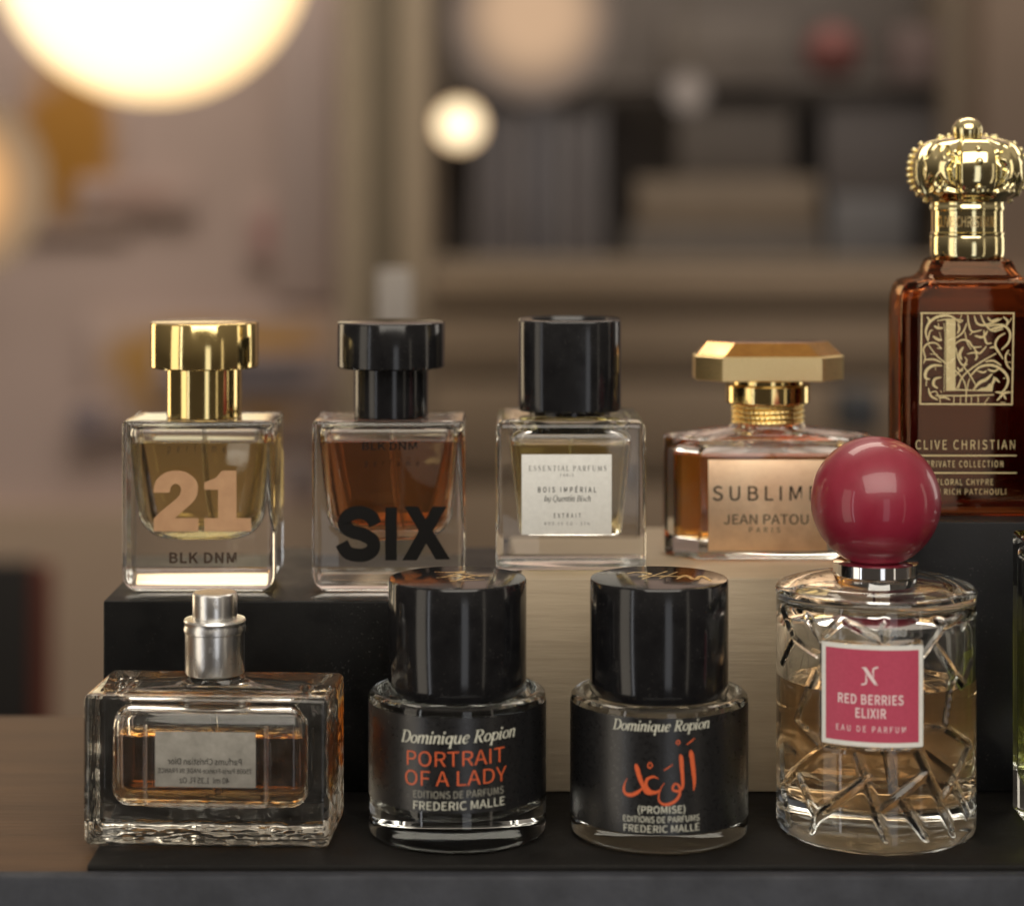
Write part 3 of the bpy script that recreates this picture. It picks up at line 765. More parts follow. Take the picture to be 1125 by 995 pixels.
# raised frame around the little panel on the front
mb = MB(); px0, px1, pz0, pz1 = (157-223.5)*k, (291-223.5)*k, b.z(884, o), b.z(796, o)
loop = [(px0, pz0), (px1, pz0), (px1, pz1), (px0, pz1)]
for (x0, z0), (x1, z1) in ((loop[0], loop[1]), (loop[1], loop[2]), (loop[3], loop[0])):
    mb.add(*tube_vf([(x0, o - .0001, z0), ((x0+x1)/2, o - .0001, (z0+z1)/2), (x1, o - .0001, z1)], .00055, 12))
mb.build('panel_frame', M['glass'], t)
lb = panel('label', M['label_grey'], t, (168-223.5)*k, (279.5-223.5)*k, b.z(864.5, o), b.z(803.5, o), o)
s = b.surf(o, eps=.00018); s.du = .00094
s.text('Parfums Christian Dior', 184, 266, 839.5, 6.6, 'ink_deep', mirror=True, bold=.006)
s.text('75008 Paris-France-MADE IN FRANCE', 173, 277, 849, 5.2, 'ink_deep', mirror=True, bold=.004)
s.text('40 ml  1.35 Fl. Oz', 197, 252, 860, 6.2, 'ink_deep', mirror=True, bold=.004)
s.build(lb)
dxs = b.w(-2, 700)
sp = [(0, zneck + .0001), (b.w(31.5), zneck + .0001), (b.w(32.5), zneck + .0007), (b.w(32.5), b.z(694)), (b.w(33.8), b.z(693)), (b.w(34.2), b.z(689)), (b.w(33.2), b.z(686)), (b.w(33.2), b.z(684)), (b.w(34), b.z(681)), (b.w(33), b.z(679)), (b.w(27), b.z(678)), (0, b.z(678))]
v, f = lathe(sp, 72); nk = mesh('spray_collar', [(p[0] + dxs, p[1], p[2]) for p in v], f, M['silver'], t)
sp = [(0, b.z(677.8)), (b.w(24.2), b.z(677.8)), (b.w(24.6), b.z(674)), (b.w(24.6), b.z(653)), (b.w(24), b.z(651)), (b.w(22.5), b.z(650)), (b.w(20), b.z(650.6)), (0, b.z(650.6))]
v, f = lathe(sp, 72); mesh('spray_button', [(p[0] + dxs, p[1], p[2]) for p in v], f, M['silver'], nk)
dip_tube(t, zb + .002, zt, .0011, x=dxs, bend=.002)

# ---- front row: the two round bottles with black drum caps ---------------------------------------------
def drum_bottle(cx, pyc, label, lab_top, lab_bot, liq, fillpy, shift=0):
    y0 = .6675
    b = Bot(cx, y0, 0, label); t = b.t
    RR = b.w(97.5, 830); ztop = b.z(755 + shift)
    seg = 128
    pr_o = [(0, .0006), (RR*.55, .0004), (RR - .0026, 0), (RR - .0012, .0003), (RR - .0003, .0012), (RR, .0026), (RR, ztop - .0022), (RR - .0003, ztop - .0010), (RR - .0012, ztop - .0002), (RR - .0022, ztop),
            (RR - .0034, ztop - .0003), (RR - .0046, ztop - .0012), (RR*.70, ztop - .0012), (RR*.69, ztop - .0004), (0, ztop - .0004)]
    zb = .0085; ri = RR - .0032
    pr_i = [(0, zb), (ri*.6, zb), (ri - .003, zb + .0004), (ri - .0008, zb + .0014), (ri, zb + .0034), (ri, ztop - .0085), (ri - .0012, ztop - .0062), (ri - .0040, ztop - .0052), (ri*.6, ztop - .0048), (0, ztop - .0046)]
    mk = lambda P: [[(max(r, 1e-5)*math.cos(2*PI*i/seg), max(r, 1e-5)*math.sin(2*PI*i/seg), z) for i in range(seg)] for r, z in P]
    glass_body(t, mk(pr_o), mk(pr_i), 'glass', b.z(fillpy), liq)
    rc = b.w(76, 690); z0, z1 = ztop - .0003, b.z(634)
    cp = mesh('cap', *lathe([(0, z0), (rc*.99, z0), (rc, z0 + .0006), (rc, z1 - .0008), (rc - .0003, z1 - .0002), (rc - .0010, z1), (0, z1)], 128), M['black_gloss'], t)
    lb = wrap('label', M['label_black'], t, RR, R(-125), R(125), b.z(lab_bot, -RR), b.z(lab_top, -RR), 96, tilt=0)
    s = b.surf(-RR, Rr=RR, eps=.00016)
    return b, s, lb, cp, rc, z1
def cap_mark(cp, rc, z1, strokes, flipx=1):
    mb = MB()
    for i, (P, w) in enumerate(strokes):
        v, f = stroke([(x*rc, y*rc) for x, y in P], w*rc*.6, .5, 5)
        mb.add([(x, y, z1 + .00006 + i*4e-6) for x, y in v], f)
    mb.build('monogram', M['gold_foil'], cp, smooth=False)

b, s, lb, cp, rc, z1 = drum_bottle(502.5, 0, 'round bottle with black drum cap and black label whose orange lettering runs in two lines', 789, 893.5, 'liq_clear', 800)
s.tilt = .035
s.text('Dominique Ropion', 441, 565.5, 816.5, 13.4, 'ink_cream', serif=True, shear=.26)
s.text('PORTRAIT', 447.5, 554, 841.5, 16.3, 'ink_orange', bold=-.004)
s.text('OF A LADY', 445.5, 556, 863, 16.3, 'ink_orange', bold=-.004)
s.text('EDITIONS DE PARFUMS', 454.5, 553, 876.5, 7.8, 'ink_dim', bold=0)
s.text('FREDERIC MALLE', 454.5, 554, 889.5, 9.2, 'ink_cream', bold=-.003)
s.build(lb)
cap_mark(cp, rc, z1, [([(-.35, .45), (-.1, .4), (.1, .5)], .10), ([(-.15, .1), (.1, .45)], .09), ([(-.3, -.05), (0, .1), (.25, -.1)], .10), ([(.05, .35), (.35, .05)], .09), ([(0, -.25), (.2, .1), (.45, .1)], .08), ([(-.1, -.3), (.4, -.2)], .07)])

b, s, lb, cp, rc, z1 = drum_bottle(724, 0, 'round bottle with black drum cap and black label bearing orange Arabic script', 789, 917.5, 'liq_peach', 800, 2)
s.tilt = .02
s.text('Dominique Ropion', 673.5, 779, 803, 11.6, 'ink_cream', serif=True, shear=.26)
A_ = lambda P: [(640 + p[0]/7.03, 790 + p[1]/7.03) for p in P]
ar = [([(832, 245, 10), (838, 275, 42), (846, 330, 40), (856, 420, 38), (862, 500, 28), (856, 562, 8)]), ([(866, 156, 6), (838, 178, 14), (803, 202, 8)]),
      ([(752, 272, 8), (760, 300, 36), (766, 380, 34), (772, 460, 30), (772, 520, 26), (750, 552, 24), (712, 552, 22), (694, 530, 20), (714, 498, 16), (742, 512, 18), (752, 552, 22), (738, 605, 26), (690, 645, 28), (630, 655, 24), (595, 630, 16), (588, 590, 12), (602, 535, 9), (632, 488, 5)]),
      ([(752, 180, 9), (738, 196, 9), (722, 182, 9), (736, 164, 9), (752, 178, 9)]), ([(698, 345, 5), (660, 372, 11), (628, 392, 7)]),
      ([(588, 455, 6), (545, 440, 20), (500, 462, 28), (492, 510, 30), (520, 552, 34), (560, 562, 30), (606, 540, 10)]),
      ([(410, 345, 10), (420, 372, 40), (436, 430, 42), (462, 500, 36), (490, 560, 30), (530, 572, 20), (580, 560, 10)]),
      ([(462, 530, 12), (430, 562, 30), (380, 588, 34), (335, 582, 28), (320, 545, 20), (330, 500, 10), (348, 462, 4)]),
      ([(542, 352, 11), (524, 374, 12), (504, 358, 11), (520, 330, 9), (542, 352, 11)])]
s.mb_layer = 0
for i, P in enumerate(ar):
    v, f = stroke([(x, y, w*.84) for x, y, w in P], 1, 0, 7); s.pix(A_(v), f, 'ink_orange', i)
s.text('(PROMISE)', 701, 752.5, 893, 7.8, 'ink_cream')
s.text('EDITIONS DE PARFUMS', 685, 768, 903.2, 6.6, 'ink_cream', bold=-.003)
s.text('FREDERIC MALLE', 685.5, 768, 914, 7.8, 'ink_cream', bold=-.003)
s.build(lb)
cap_mark(cp, rc, z1, [([(-.45, .3), (-.3, .42), (-.1, .3), (-.25, .1)], .09), ([(-.25, -.15), (.15, .5)], .09), ([(0, -.1), (.3, .45)], .08), ([(-.3, .05), (.1, .1), (.45, .0)], .09), ([(.25, -.15), (.4, .15), (.5, -.2), (.62, .1), (.72, -.3)], .12)])

# ---- front row: cylindrical bottle with ribbed facets and red ball stopper --------------------------
b = Bot(962, .6705, 0, 'tall clear cylinder bottle with web of raised ribs and glossy crimson ball stopper'); t = b.t
RR = b.w(112, 780); ztop = b.z(641.5)
Zc = lambda px, py: (px, py)
segs_px = [((105, 165), (175, 300)), ((175, 300), (285, 180)), ((240, 225), (370, 305)), ((385, 165), (375, 305)), ((465, 165), (575, 250)), ((575, 250), (505, 345)), ((40, 190), (85, 290)), ((85, 290), (165, 345)), ((85, 290), (48, 370)),
 ((155, 405), (95, 550)), ((95, 550), (170, 625)), ((175, 640), (50, 760)), ((100, 725), (160, 860)), ((160, 860), (325, 735)), ((290, 650), (395, 960)), ((160, 860), (135, 935)), ((375, 835), (520, 715)), ((490, 650), (610, 930)), ((430, 795), (525, 945)),
 ((570, 800), (650, 640)), ((610, 760), (652, 850)), ((600, 400), (635, 440)), ((635, 440), (675, 365)), ((545, 315), (605, 400)), ((605, 400), (580, 575)), ((580, 575), (660, 630)), ((500, 580), (580, 575)), ((660, 190), (575, 250)),
 ((181, 308), (492, 308)), ((492, 308), (497, 640)), ((497, 640), (181, 636)), ((181, 636), (181, 308)), ((50, 760), (35, 640)), ((50, 760), (70, 880))]
S = []; sf0 = b.surf(-RR, Rr=RR)
for (xa, ya), (xb, yb) in segs_px:
    pts = []
    for x, y in ((xa, ya), (xb, yb)):
        px, py = 840 + x/2.884, 600 + y/2.884
        a = sf0.ang(min(max(px, 856), 1070))
        pts.append((a*RR, zat(py, b.y0 - RR*math.cos(a)) - b.zb))
    S.append(pts)
    S.append([((PI*RR - p[0]*1.0), p[1]*.97 + .001) for p in pts] + [.3])
NA, NZ = 420, 170
us = np.linspace(-PI*RR, PI*RR, NA, endpoint=False); zs_ = np.linspace(.0035, ztop - .0045, NZ)
UU, ZZ = np.meshgrid(us, zs_)
Hh = np.zeros(UU.shape); circ = 2*PI*RR
for (ua, za), (ub, zb_), *wt in S:
    for sh_ in (-circ, 0, circ):
        ax, bx_ = ua + sh_, ub + sh_
        dx, dz = bx_ - ax, zb_ - za
        tt = np.clip(((UU - ax)*dx + (ZZ - za)*dz)/(dx*dx + dz*dz + 1e-12), 0, 1)
        Hh = np.maximum(Hh, (wt[0] if wt else 1)*.00095*np.clip(1 - np.hypot(UU - ax - tt*dx, ZZ - za - tt*dz)/.0014, 0, 1)**1.15)
fade = np.minimum(1, np.minimum((ZZ - .0035)/.002, (ztop - .0045 - ZZ)/.002)); Hh *= np.clip(fade, 0, 1)
RI = RR - .0009
# the label pad stays flush
def loopz(r, z): return [(r*math.sin(u/RR), -r*math.cos(u/RR), z) for u in us]
loops = [loopz(1e-5, .0008), loopz(RI*.7, .0006), loopz(RI - .0024, 0), loopz(RI - .0012, .0003), loopz(RI - .0003, .0012), loopz(RI, .0026)]
for i in range(NZ):
    loops.append([((RI + h)*math.sin(u/RR), -(RI + h)*math.cos(u/RR), zs_[i]) for u, h in zip(us, Hh[i])])
rcol = b.w(46.5, 625)
loops += [loopz(RI + .0001, ztop - .0030), loopz(RI + .0004, ztop - .0016), loopz(RI - .0001, ztop - .0006), loopz(RI - .0010, ztop), loopz(RI - .0022, ztop + .0003), loopz(RI*.82, ztop + .0012), loopz(RI*.62, ztop + .0022), loopz(rcol + .001, ztop + .0029), loopz(1e-5, ztop + .0030)]
zb = .0098; ri = RI - .0036
inn = [(1e-5, zb), (ri*.6, zb + .0002), (ri - .004, zb + .0008), (ri - .0012, zb + .0022), (ri, zb + .005), (ri, ztop - .012), (ri - .0010, ztop - .0085), (ri - .004, ztop - .0058), (ri*.7, ztop - .0045), (rcol*.8, ztop - .0040), (1e-5, ztop - .0038)]
inner = [[(r*math.cos(2*PI*i/128), r*math.sin(2*PI*i/128), z) for i in range(128)] for r, z in inn]
glass_body(t, [l for l in loops], inner, 'glass', b.z(741), 'liq_peach')
dip_tube(t, zb + .002, ztop - .004, .0012)
zc0, zc1 = ztop + .0031, b.z(616)
mesh('collar', *lathe([(0, zc0), (rcol - .0003, zc0), (rcol, zc0 + .0003), (rcol, zc1 - .0002), (rcol - .0004, zc1), (0, zc1)]), M['chrome'], t)
rbal = b.w(71, 550); zc = b.z(550.5)
v, f = sphere_vf((0, 0, zc), rbal, seg=96, rings=64)
mesh('ball_stopper', v, f, M['red_gloss'], t)
sf = b.surf(-RR, Rr=RR); u0 = sf.ang(903); u1 = sf.ang(1014)
zl0, zl1 = b.z(821, -RR), b.z(709, -RR)
lb = wrap('label', M['label_white'], t, RR, u0, u1, zl0, zl1, 30, off=.00010)
bw = b.w(5, 760)
wrap('label_field', M['label_pink'], lb, RR, u0 + bw/RR, u1 - bw/RR, zl0 + bw, zl1 - bw, 28, off=.00014)
s = b.surf(-RR, Rr=RR, eps=.00020)
s.text('RED BERRIES', 921, 992.5, 774, 10.2, 'ink_pinkwhite', bold=.016, spacing=1.05)
s.text('ELIXIR', 940, 973.5, 789, 10.2, 'ink_pinkwhite', bold=.016, spacing=1.05)
s.text('EAU DE PARFUM', 919, 995, 804.5, 6.4, 'ink_pinkwhite', spacing=1.2, bold=.004)
B_ = lambda P: [(800 + p[0]/2.237, 550 + p[1]/2.237) for p in P]
for i, (P, w) in enumerate([([(335, 411), (345, 426), (362, 450)], 9), ([(369, 409), (358, 413), (356, 424)], 4.5), ([(356, 412), (357, 434)], 3.5), ([(327, 453), (338, 450), (340, 438)], 4.5), ([(339, 428), (339, 450)], 3.5), ([(328, 412), (336, 411)], 3), ([(360, 452), (368, 452)], 3)]):
    v, f = stroke(P, w, .25, 5); s.pix(B_(v), f, 'ink_pinkwhite', i)
s.build(lb)

# ---- bottle cut by the right edge of the picture --------------------------------------------------------
b = Bot(1234, .672, 0, 'clear block bottle of lime green perfume at the far right edge'); t = b.t
d = .036; o = -d/2
k = b.w(1, 760, o); W = 222*k; ztop = b.z(602, o)
outer = prof(W, d, .002, fil(.0016, 0, False, steps=4) + [(0, .02)] + fil(.0014, ztop, True, steps=4) + [(.01, ztop)], n=5)
inner = prof(W - .0066, d - .0075, .003, fil(.003, .011, False, steps=5) + [(0, .03)] + fil(.003, ztop - .005, True, steps=5) + [(.008, ztop - .005)], n=5)
glass_body(t, outer, inner, 'glass', b.z(700), 'liq_lime')
cp = mesh('cap', *lathe([(0, ztop + .0002), (.0125, ztop + .0002), (.0128, ztop + .0006), (.0128, ztop + .030), (.012, ztop + .0308), (0, ztop + .0308)]), M['black_gloss'], t)

# ================================================================== the room behind, far out of focus
def bg_mat(n, a, b_=None, rough=.7, sc=(6, 6, 6)): return pbr(n, a, b_ or tuple(x*.8 for x in a), rough=rough, scale=sc, lo=.3, hi=.7)
YW = 3.30
def pbox(name, px0, px1, py0, py1, y, depth, mat, parent=None, b=.002):
    A = at(px0, py1, y); B = at(px1, py0, y); y = y*BG; depth = depth*BG
    loc = Vector(parent.location) if parent else Vector((0, 0, 0))
    v, f = box_vf(A.x - loc.x, B.x - loc.x, y - loc.y, y + depth - loc.y, A.z - loc.z, B.z - loc.z, b)
    return mesh(name, v, f, mat, parent)
wall = pbox('wall', -900, 2000, -900, 1700, YW, .1, bg_mat('mauve_plaster', (.58, .455, .42), (.51, .40, .365), .8, (1.6, 1.6, 1.6)))
wall['kind'] = 'structure'

def soft_print(n, a, b_=(.55, .43, .395)):
    m, nt, out = nt_new(n)
    p = nt.nodes.new('ShaderNodeBsdfPrincipled'); nt.links.new(p.outputs[0], out.inputs[0]); p.inputs['Roughness'].default_value = .8
    tc = nt.nodes.new('ShaderNodeTexCoord'); sp = nt.nodes.new('ShaderNodeSeparateXYZ'); nt.links.new(tc.outputs['Generated'], sp.inputs[0])
    def op(o, x, y):
        k = nt.nodes.new('ShaderNodeMath'); k.operation = o
        for i, q in enumerate((x, y)):
            if isinstance(q, (int, float)): k.inputs[i].default_value = q
            else: nt.links.new(q, k.inputs[i])
        return k.outputs[0]
    e = None
    for ax in ('X', 'Z'):
        f = op('MULTIPLY', op('MULTIPLY', sp.outputs[ax], op('SUBTRACT', 1, sp.outputs[ax])), 4)
        e = f if e is None else op('MULTIPLY', e, f)
    mr = nt.nodes.new('ShaderNodeMapRange'); mr.interpolation_type = 'SMOOTHSTEP'; mr.inputs['From Max'].default_value = .75
    nt.links.new(op('ADD', e, op('MULTIPLY', op('SUBTRACT', noise(nt, (9, 9, 9), 3), .5), .35)), mr.inputs['Value'])
    nt.links.new(mix_col(nt, mr.outputs[0], b_, a), p.inputs['Base Color'])
    return m

# pictures and notices on the wall at the left
npic = [0]
def picture(label, px0, px1, py0, py1, mat, y=YW - .012, cat='poster'):
    npic[0] += 1; y -= .0037*npic[0]
    o = pbox('poster', px0, px1, py0, py1, y, .008, mat)
    return tag(o, label, cat, 'posters on the far wall')
picture('ochre yellow poster high on the left wall below the big globe lamp', 15, 140, 50, 260, soft_print('ochre_print', (.46, .22, .035)))
picture('dusty rose notice on the mauve wall left of the post', 270, 350, 215, 290, soft_print('rose_print', (.46, .26, .25)))
picture('brown rose notice low beside the ochre poster', 85, 215, 195, 235, soft_print('umber_print', (.46, .32, .28)))
picture('pale lilac sheet on the wall just left of the post', 300, 366, -40, 330, soft_print('lilac_print', (.52, .42, .40)), y=YW - .006)
picture('yellow ochre strip behind the stopper of the numeral bottle', 95, 400, 340, 475, soft_print('yellow_print', (.50, .27, .05)))
picture('dark blue band pinned across the yellow ochre strip', 170, 370, 385, 440, soft_print('blue_print', (.17, .15, .17)), y=YW - .022)
picture('small blue grey card on the wall at the left', 75, 118, 440, 480, soft_print('bluegrey_print', (.20, .17, .20)))
picture('blue grey card behind the gap between the two square bottles', 312, 345, 500, 540, soft_print('steel_print', (.21, .18, .19)))

# upright post and window frame at the centre
post = thing('post', 'tall upright post with pale and dark vertical faces standing behind the black stopper', 'post', at(435, 330, 2.9))
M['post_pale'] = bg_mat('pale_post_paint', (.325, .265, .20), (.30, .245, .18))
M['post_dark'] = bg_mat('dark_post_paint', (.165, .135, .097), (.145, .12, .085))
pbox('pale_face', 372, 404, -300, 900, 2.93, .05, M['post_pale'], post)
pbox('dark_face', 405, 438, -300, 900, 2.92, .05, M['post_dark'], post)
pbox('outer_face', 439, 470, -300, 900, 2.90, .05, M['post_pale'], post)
strip = pbox('tag_strip', 414, 452, 296, 372, .72, .005, bg_mat('pale_grey_acrylic', (.42, .38, .34), (.40, .36, .33)))
strip_h = thing('sign_stand', 'slim pale grey upright card on a stand behind the black stopper', 'sign stand', at(433, 372, .72))
strip.name = 'card'; strip.parent = strip_h; strip.matrix_parent_inverse = Matrix.Translation(-Vector(strip_h.location))
pbox('stem', 428, 438, 372.5, 1400, .721, .003, M['post_dark'], strip_h)
# window/cabinet opening with shelves
cab = thing('display_cabinet', 'dark glass fronted cabinet with shelves filling the upper right of the room', 'cabinet', at(760, 285, 3.0))
M['cab_back'] = bg_mat('cabinet_dark', (.13, .114, .107), (.15, .13, .12))
M['cab_frame'] = bg_mat('cabinet_frame_paint', (.25, .20, .152), (.22, .178, .135))
pbox('back_panel', 470, 1060, -300, 284, 3.14, .02, M['cab_back'], cab)
pbox('side_frame', 1040, 1075, -300, 300, 2.96, .18, M['cab_frame'], cab)
pbox('side_frame', 470.5, 482, -300, 300, 2.96, .17, M['cab_frame'], cab)
pbox('sill', 470.5, 1075, 286, 300, 2.93, .2, M['cab_frame'], cab)
pbox('shelf', 483, 1039, 88, 95, 3.0, .13, M['cab_back'], cab)
def item(name, label, cat, px0, px1, py0, py1, c, y=3.02, dep=.09, g='things inside the cabinet'):
    o = pbox(name, px0, px1, py0, py1, y, dep, bg_mat(label[:24].replace(' ', '_'), c)); tag(o, label, cat, g); return o
cols_ = [(.15, .14, .15), (.128, .12, .135), (.155, .145, .155), (.12, .118, .14), (.15, .145, .16), (.125, .117, .128), (.14, .135, .147)]
names = ['slate', 'ink blue', 'ash grey', 'navy', 'lavender grey', 'near black', 'cool grey']
xx = 520
for i in range(7):
    w = (17, 22, 15, 20, 18, 24, 16)[i]
    item('file_binder', f'{names[i]} upright file binder, {("first","second","third","fourth","fifth","sixth","seventh")[i]} from the post, in the dark cabinet', 'binder', xx, xx + w, 112 + (i*7) % 20, 284.5, cols_[i]); xx += w + 2
item('storage_box', 'tan cardboard box low on the cabinet shelf', 'box', 700, 900, 196, 250, (.20, .16, .122))
item('storage_box', 'dark brown low box under the tan cardboard box', 'box', 690, 905, 251, 284.5, (.135, .12, .11))
item('storage_box', 'black box stacked on the tan cardboard box', 'box', 745, 870, 118, 195, (.115, .10, .092))
item('storage_box', 'blue grey box beside the tan cardboard box', 'box', 912, 1000, 215, 284.5, (.15, .15, .16))
item('storage_box', 'dark slate box at the right end of the cabinet', 'box', 905, 1030, 110, 214, (.11, .10, .102))
item('storage_box', 'long warm grey box on the upper cabinet shelf', 'box', 730, 870, 20, 87.5, (.165, .142, .128))
item('storage_box', 'dusty pink box at the right of the upper shelf', 'box', 985, 1038, 30, 87.5, (.18, .13, .125))
c = at(915, 62, 3.03); rr_ = 30/FPX*3.05*BG
v, f = sphere_vf((0, 0, 0), rr_, seg=32, rings=18); o_ = mesh('ornament', v, f, bg_mat('deep_red_ball', (.20, .07, .065)), None)
o_.location = (c.x, c.y, zat(87.5, 3.0*BG) + rr_); tag(o_, 'round deep red ornament on the upper cabinet shelf', 'ornament')

# panelled counter below the cabinet
ct = thing('counter', 'tan panelled counter with horizontal boards below the dark cabinet', 'counter', at(790, 300, 2.8))
M['ct_a'] = bg_mat('counter_board_light', (.275, .205, .145), (.245, .185, .13), .6, (1.5, 6, 6))
M['ct_b'] = bg_mat('counter_board_dark', (.165, .122, .086), (.185, .14, .10), .6, (1.5, 6, 6))
for y0_, y1_, m_ in ((302, 332, 'ct_a'), (332.5, 352, 'ct_b'), (352.5, 408, 'ct_a'), (408.5, 420, 'ct_b'), (420.5, 520, 'ct_a'), (520.5, 534, 'ct_b'), (534.5, 800, 'ct_a')):
    pbox('board', 473, 1300, y0_, y1_, 2.82 + (.012 if m_ == 'ct_b' else 0), .1, M[m_], ct)
pl = pbox('pillar', 1082, 1330, -300, 301, 2.86, .12, bg_mat('taupe_pillar_paint', (.27, .20, .155), (.24, .18, .14)))
tag(pl, 'taupe pillar closing the room at the right behind the crown stopper', 'pillar')
o_ = pbox('storage_box', 925, 968, 432, 475, 2.6, .08, bg_mat('deep_teal', (.06, .065, .075)))
tag(o_, 'small dark blue box in front of the counter behind the octagonal stopper', 'box')

# dark cabinet with red side at the lower left
dk = thing('side_cabinet', 'low black cabinet with a dark red side at the lower left', 'cabinet', at(20, 780, 2.2))
pbox('body', -200, 34, 618, 1100, 2.2, .02, bg_mat('black_cabinet_paint', (.012, .010, .009)), dk)
pbox('red_side', 34.5, 54, 622, 1100, 2.205, .02, bg_mat('dark_red_paint', (.13, .028, .014)), dk)
lw = pbox('wainscot', -300, 372, 560, 1500, YW - .03, .03, bg_mat('tan_wainscot', (.43, .33, .25), (.38, .29, .22), .7, (2, 2, 2)))
tag(lw, 'tan lower wall panel running behind the left bottles', 'wall panel')

# lamps, and one lamp reflection shaped as a globe
def soft_emit(name, core, rim, strength, r, a=.35):
    m, nt, out = nt_new(name)
    e = nt.nodes.new('ShaderNodeEmission'); nt.links.new(e.outputs[0], out.inputs[0]); e.inputs[1].default_value = strength
    tc = nt.nodes.new('ShaderNodeTexCoord'); mp = nt.nodes.new('ShaderNodeMapping'); mp.inputs['Scale'].default_value = (1/r/BG, 0, 1/r/BG)
    ln = nt.nodes.new('ShaderNodeVectorMath'); ln.operation = 'LENGTH'
    nt.links.new(tc.outputs['Object'], mp.inputs['Vector']); nt.links.new(mp.outputs['Vector'], ln.inputs[0])
    mr = nt.nodes.new('ShaderNodeMapRange'); mr.interpolation_type = 'SMOOTHSTEP'; mr.inputs['From Min'].default_value = a
    nt.links.new(ln.outputs['Value'], mr.inputs['Value'])
    nt.links.new(mix_col(nt, mr.outputs[0], core, rim), e.inputs[0]); return m
def globe(name, label, px, py, rpx, y, m, up=True):
    c = at(px, py, y); r = rpx/FPX*tat(py, y*BG)
    t = thing(name, label, 'lamp', c)
    v, f = sphere_vf((0, 0, 0), r, seg=48, rings=28); mesh('globe', v, f, m, t)
    v, f = lathe([(0, r*.98), (r*.22, r*.97), (r*.2, r*1.12), (r*.06, r*1.2), (0, r*1.2)], 24); mesh('lamp_holder', v, f, M['post_dark'], t)
    mesh('cord', *tube_vf([(0, 0, r*1.19), (0, 0, r + .3), (0, 0, r + .8)], .004, 8), M['post_dark'], t)
    return t
globe('pendant_lamp', 'huge glowing cream globe lamp hanging at the upper left', 167, -60, 172, 2.35, soft_emit('opal_glow', (1, .86, .56), (1, .68, .34), 1.8, 172/FPX*2.35, .8))
globe('pendant_lamp', 'small bright bulb lamp hanging just right of the post', 505, 137, 26, 2.7, soft_emit('bulb_glow', (1, .84, .54), (1, .66, .36), 1.9, 26/FPX*2.7, .6))
globe('pendant_lamp', 'peach globe standing in for a lamp reflection above the small bright bulb', 585, 22, 92, 2.6, soft_emit('peach_glow', (.64, .42, .26), (.16, .12, .095), 1, 92/FPX*2.6, .3))  # glowing globe stands in for a lamp's reflection in the window
globe('pendant_lamp', 'small dim frosted bulb hanging before the cabinet right of centre', 755, 101, 22, 2.7, soft_emit('dim_glow', (.28, .22, .175), (.16, .13, .11), 1, 22/FPX*2.7))
globe('wall_lamp', 'amber lamp glowing at the left edge of the picture', -52, 205, 104, 2.5, soft_emit('amber_glow', (2.0, 1.0, .34), (.30, .20, .12), 1, 104/FPX*2.5, .05))

# ================================================================== light
def area(name, loc, target, sx, sy, rad, colr):
    l = bpy.data.lights.new(name, 'AREA'); l.shape = 'RECTANGLE'; l.size = sx; l.size_y = sy
    l.energy = rad*PI*sx*sy; l.color = colr
    o = bpy.data.objects.new(name, l); col.objects.link(o); o.location = loc
    o.rotation_euler = (Vector(target) - Vector(loc)).to_track_quat('-Z', 'Y').to_euler(); return o
C0 = Vector((0, .69, .04))
def polar(az, el_, r): # azimuth from the camera direction, positive to the right
    return C0 + Vector((math.sin(R(az))*math.cos(R(el_)), -math.cos(R(az))*math.cos(R(el_)), math.sin(R(el_))))*r
WARM, COOL = (1, .88, .72), (.95, .96, 1)
area('window_light_left', polar(-60, -2, 1.7), C0, .52, 1.7, 1.5, WARM)
area('window_light_slot', polar(-46, -2, 1.5), C0, .07, 1.5, 3.0, COOL)
area('window_light_right', polar(13, -6, 1.9), C0, .36, 1.3, 1.15, COOL)
area('window_light_thin', polar(45, -4, 1.7), C0, .10, 1.3, 1.0, WARM)
area('window_light_far_right', polar(88, 0, 1.5), C0, .16, 1.2, 1.6, WARM)
area('rim_fill_back_left', polar(-128, 6, 1.7), C0, .45, .9, 3.2, (1, .78, .50))  # unseen area light, added for warm rims on ball and glass
area('rim_fill_back_right', polar(122, 4, 1.7), C0, .35, .9, 2.2, (1, .92, .82))  # added off-frame area light, gives sparkle and bright right edges
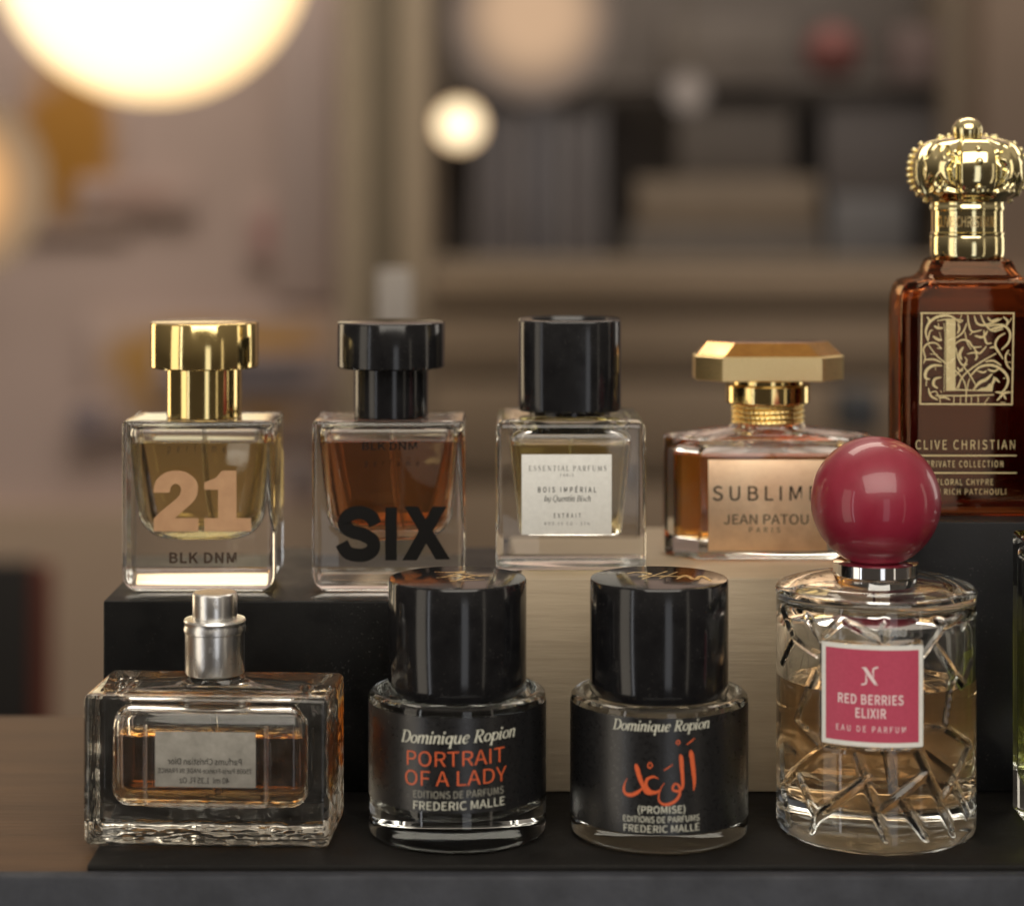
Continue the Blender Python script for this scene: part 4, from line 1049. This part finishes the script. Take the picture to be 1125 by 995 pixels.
area('ceiling_light_front', polar(5, 42, 1.6), C0, 1.6, 1.0, 4.2, (1, .92, .80))
area('room_fill_light', (0.4, 4.0, 4.3), (0, 5.4, .5), 4.8, 2.4, 5.7, (1, .88, .74))  # unseen overhead fill, added to brighten wall and cabinet behind
w = bpy.data.worlds.new('World'); scene.world = w; w.use_nodes = True
nt = w.node_tree; bg = nt.nodes['Background']
tc = nt.nodes.new('ShaderNodeTexCoord'); sep = nt.nodes.new('ShaderNodeSeparateXYZ'); nt.links.new(tc.outputs['Generated'], sep.inputs[0])
cr_ = nt.nodes.new('ShaderNodeValToRGB'); mr = nt.nodes.new('ShaderNodeMapRange'); mr.inputs['From Min'].default_value = -1
nt.links.new(sep.outputs['Z'], mr.inputs['Value']); nt.links.new(mr.outputs[0], cr_.inputs[0])
e = cr_.color_ramp.elements; e[0].position = 0; e[0].color = (.035, .028, .024, 1); e[1].position = 1; e[1].color = (.42, .36, .30, 1)
m_ = e.new(.5); m_.color = (.055, .045, .036, 1)
nt.links.new(cr_.outputs[0], bg.inputs[0]); bg.inputs[1].default_value = 1.0

# ================================================================== camera and render settings
cam = bpy.data.cameras.new('Camera'); co = bpy.data.objects.new('Camera', cam); col.objects.link(co); scene.camera = co
co.location = (0, 0, H); co.rotation_euler = (PI/2, 0, 0); cam.shift_y = -(497.5 - CYP)/1125
cam.sensor_width = 36; cam.sensor_fit = 'HORIZONTAL'; cam.lens = 36*FPX/1125; cam.clip_start = .01; cam.clip_end = 60
cam.dof.use_dof = True; cam.dof.focus_distance = .683; cam.dof.aperture_fstop = 6.3
scene.view_settings.view_transform = 'Standard'; scene.view_settings.look = 'None'; scene.view_settings.exposure = 0
c = scene.cycles
c.use_denoising = True
try: c.denoiser = 'OPENIMAGEDENOISE'
except Exception: pass
c.max_bounces = 28; c.transmission_bounces = 24; c.glossy_bounces = 8; c.diffuse_bounces = 4; c.transparent_max_bounces = 8
c.caustics_refractive = True; c.caustics_reflective = True; c.sample_clamp_indirect = 5; c.blur_glossy = .3
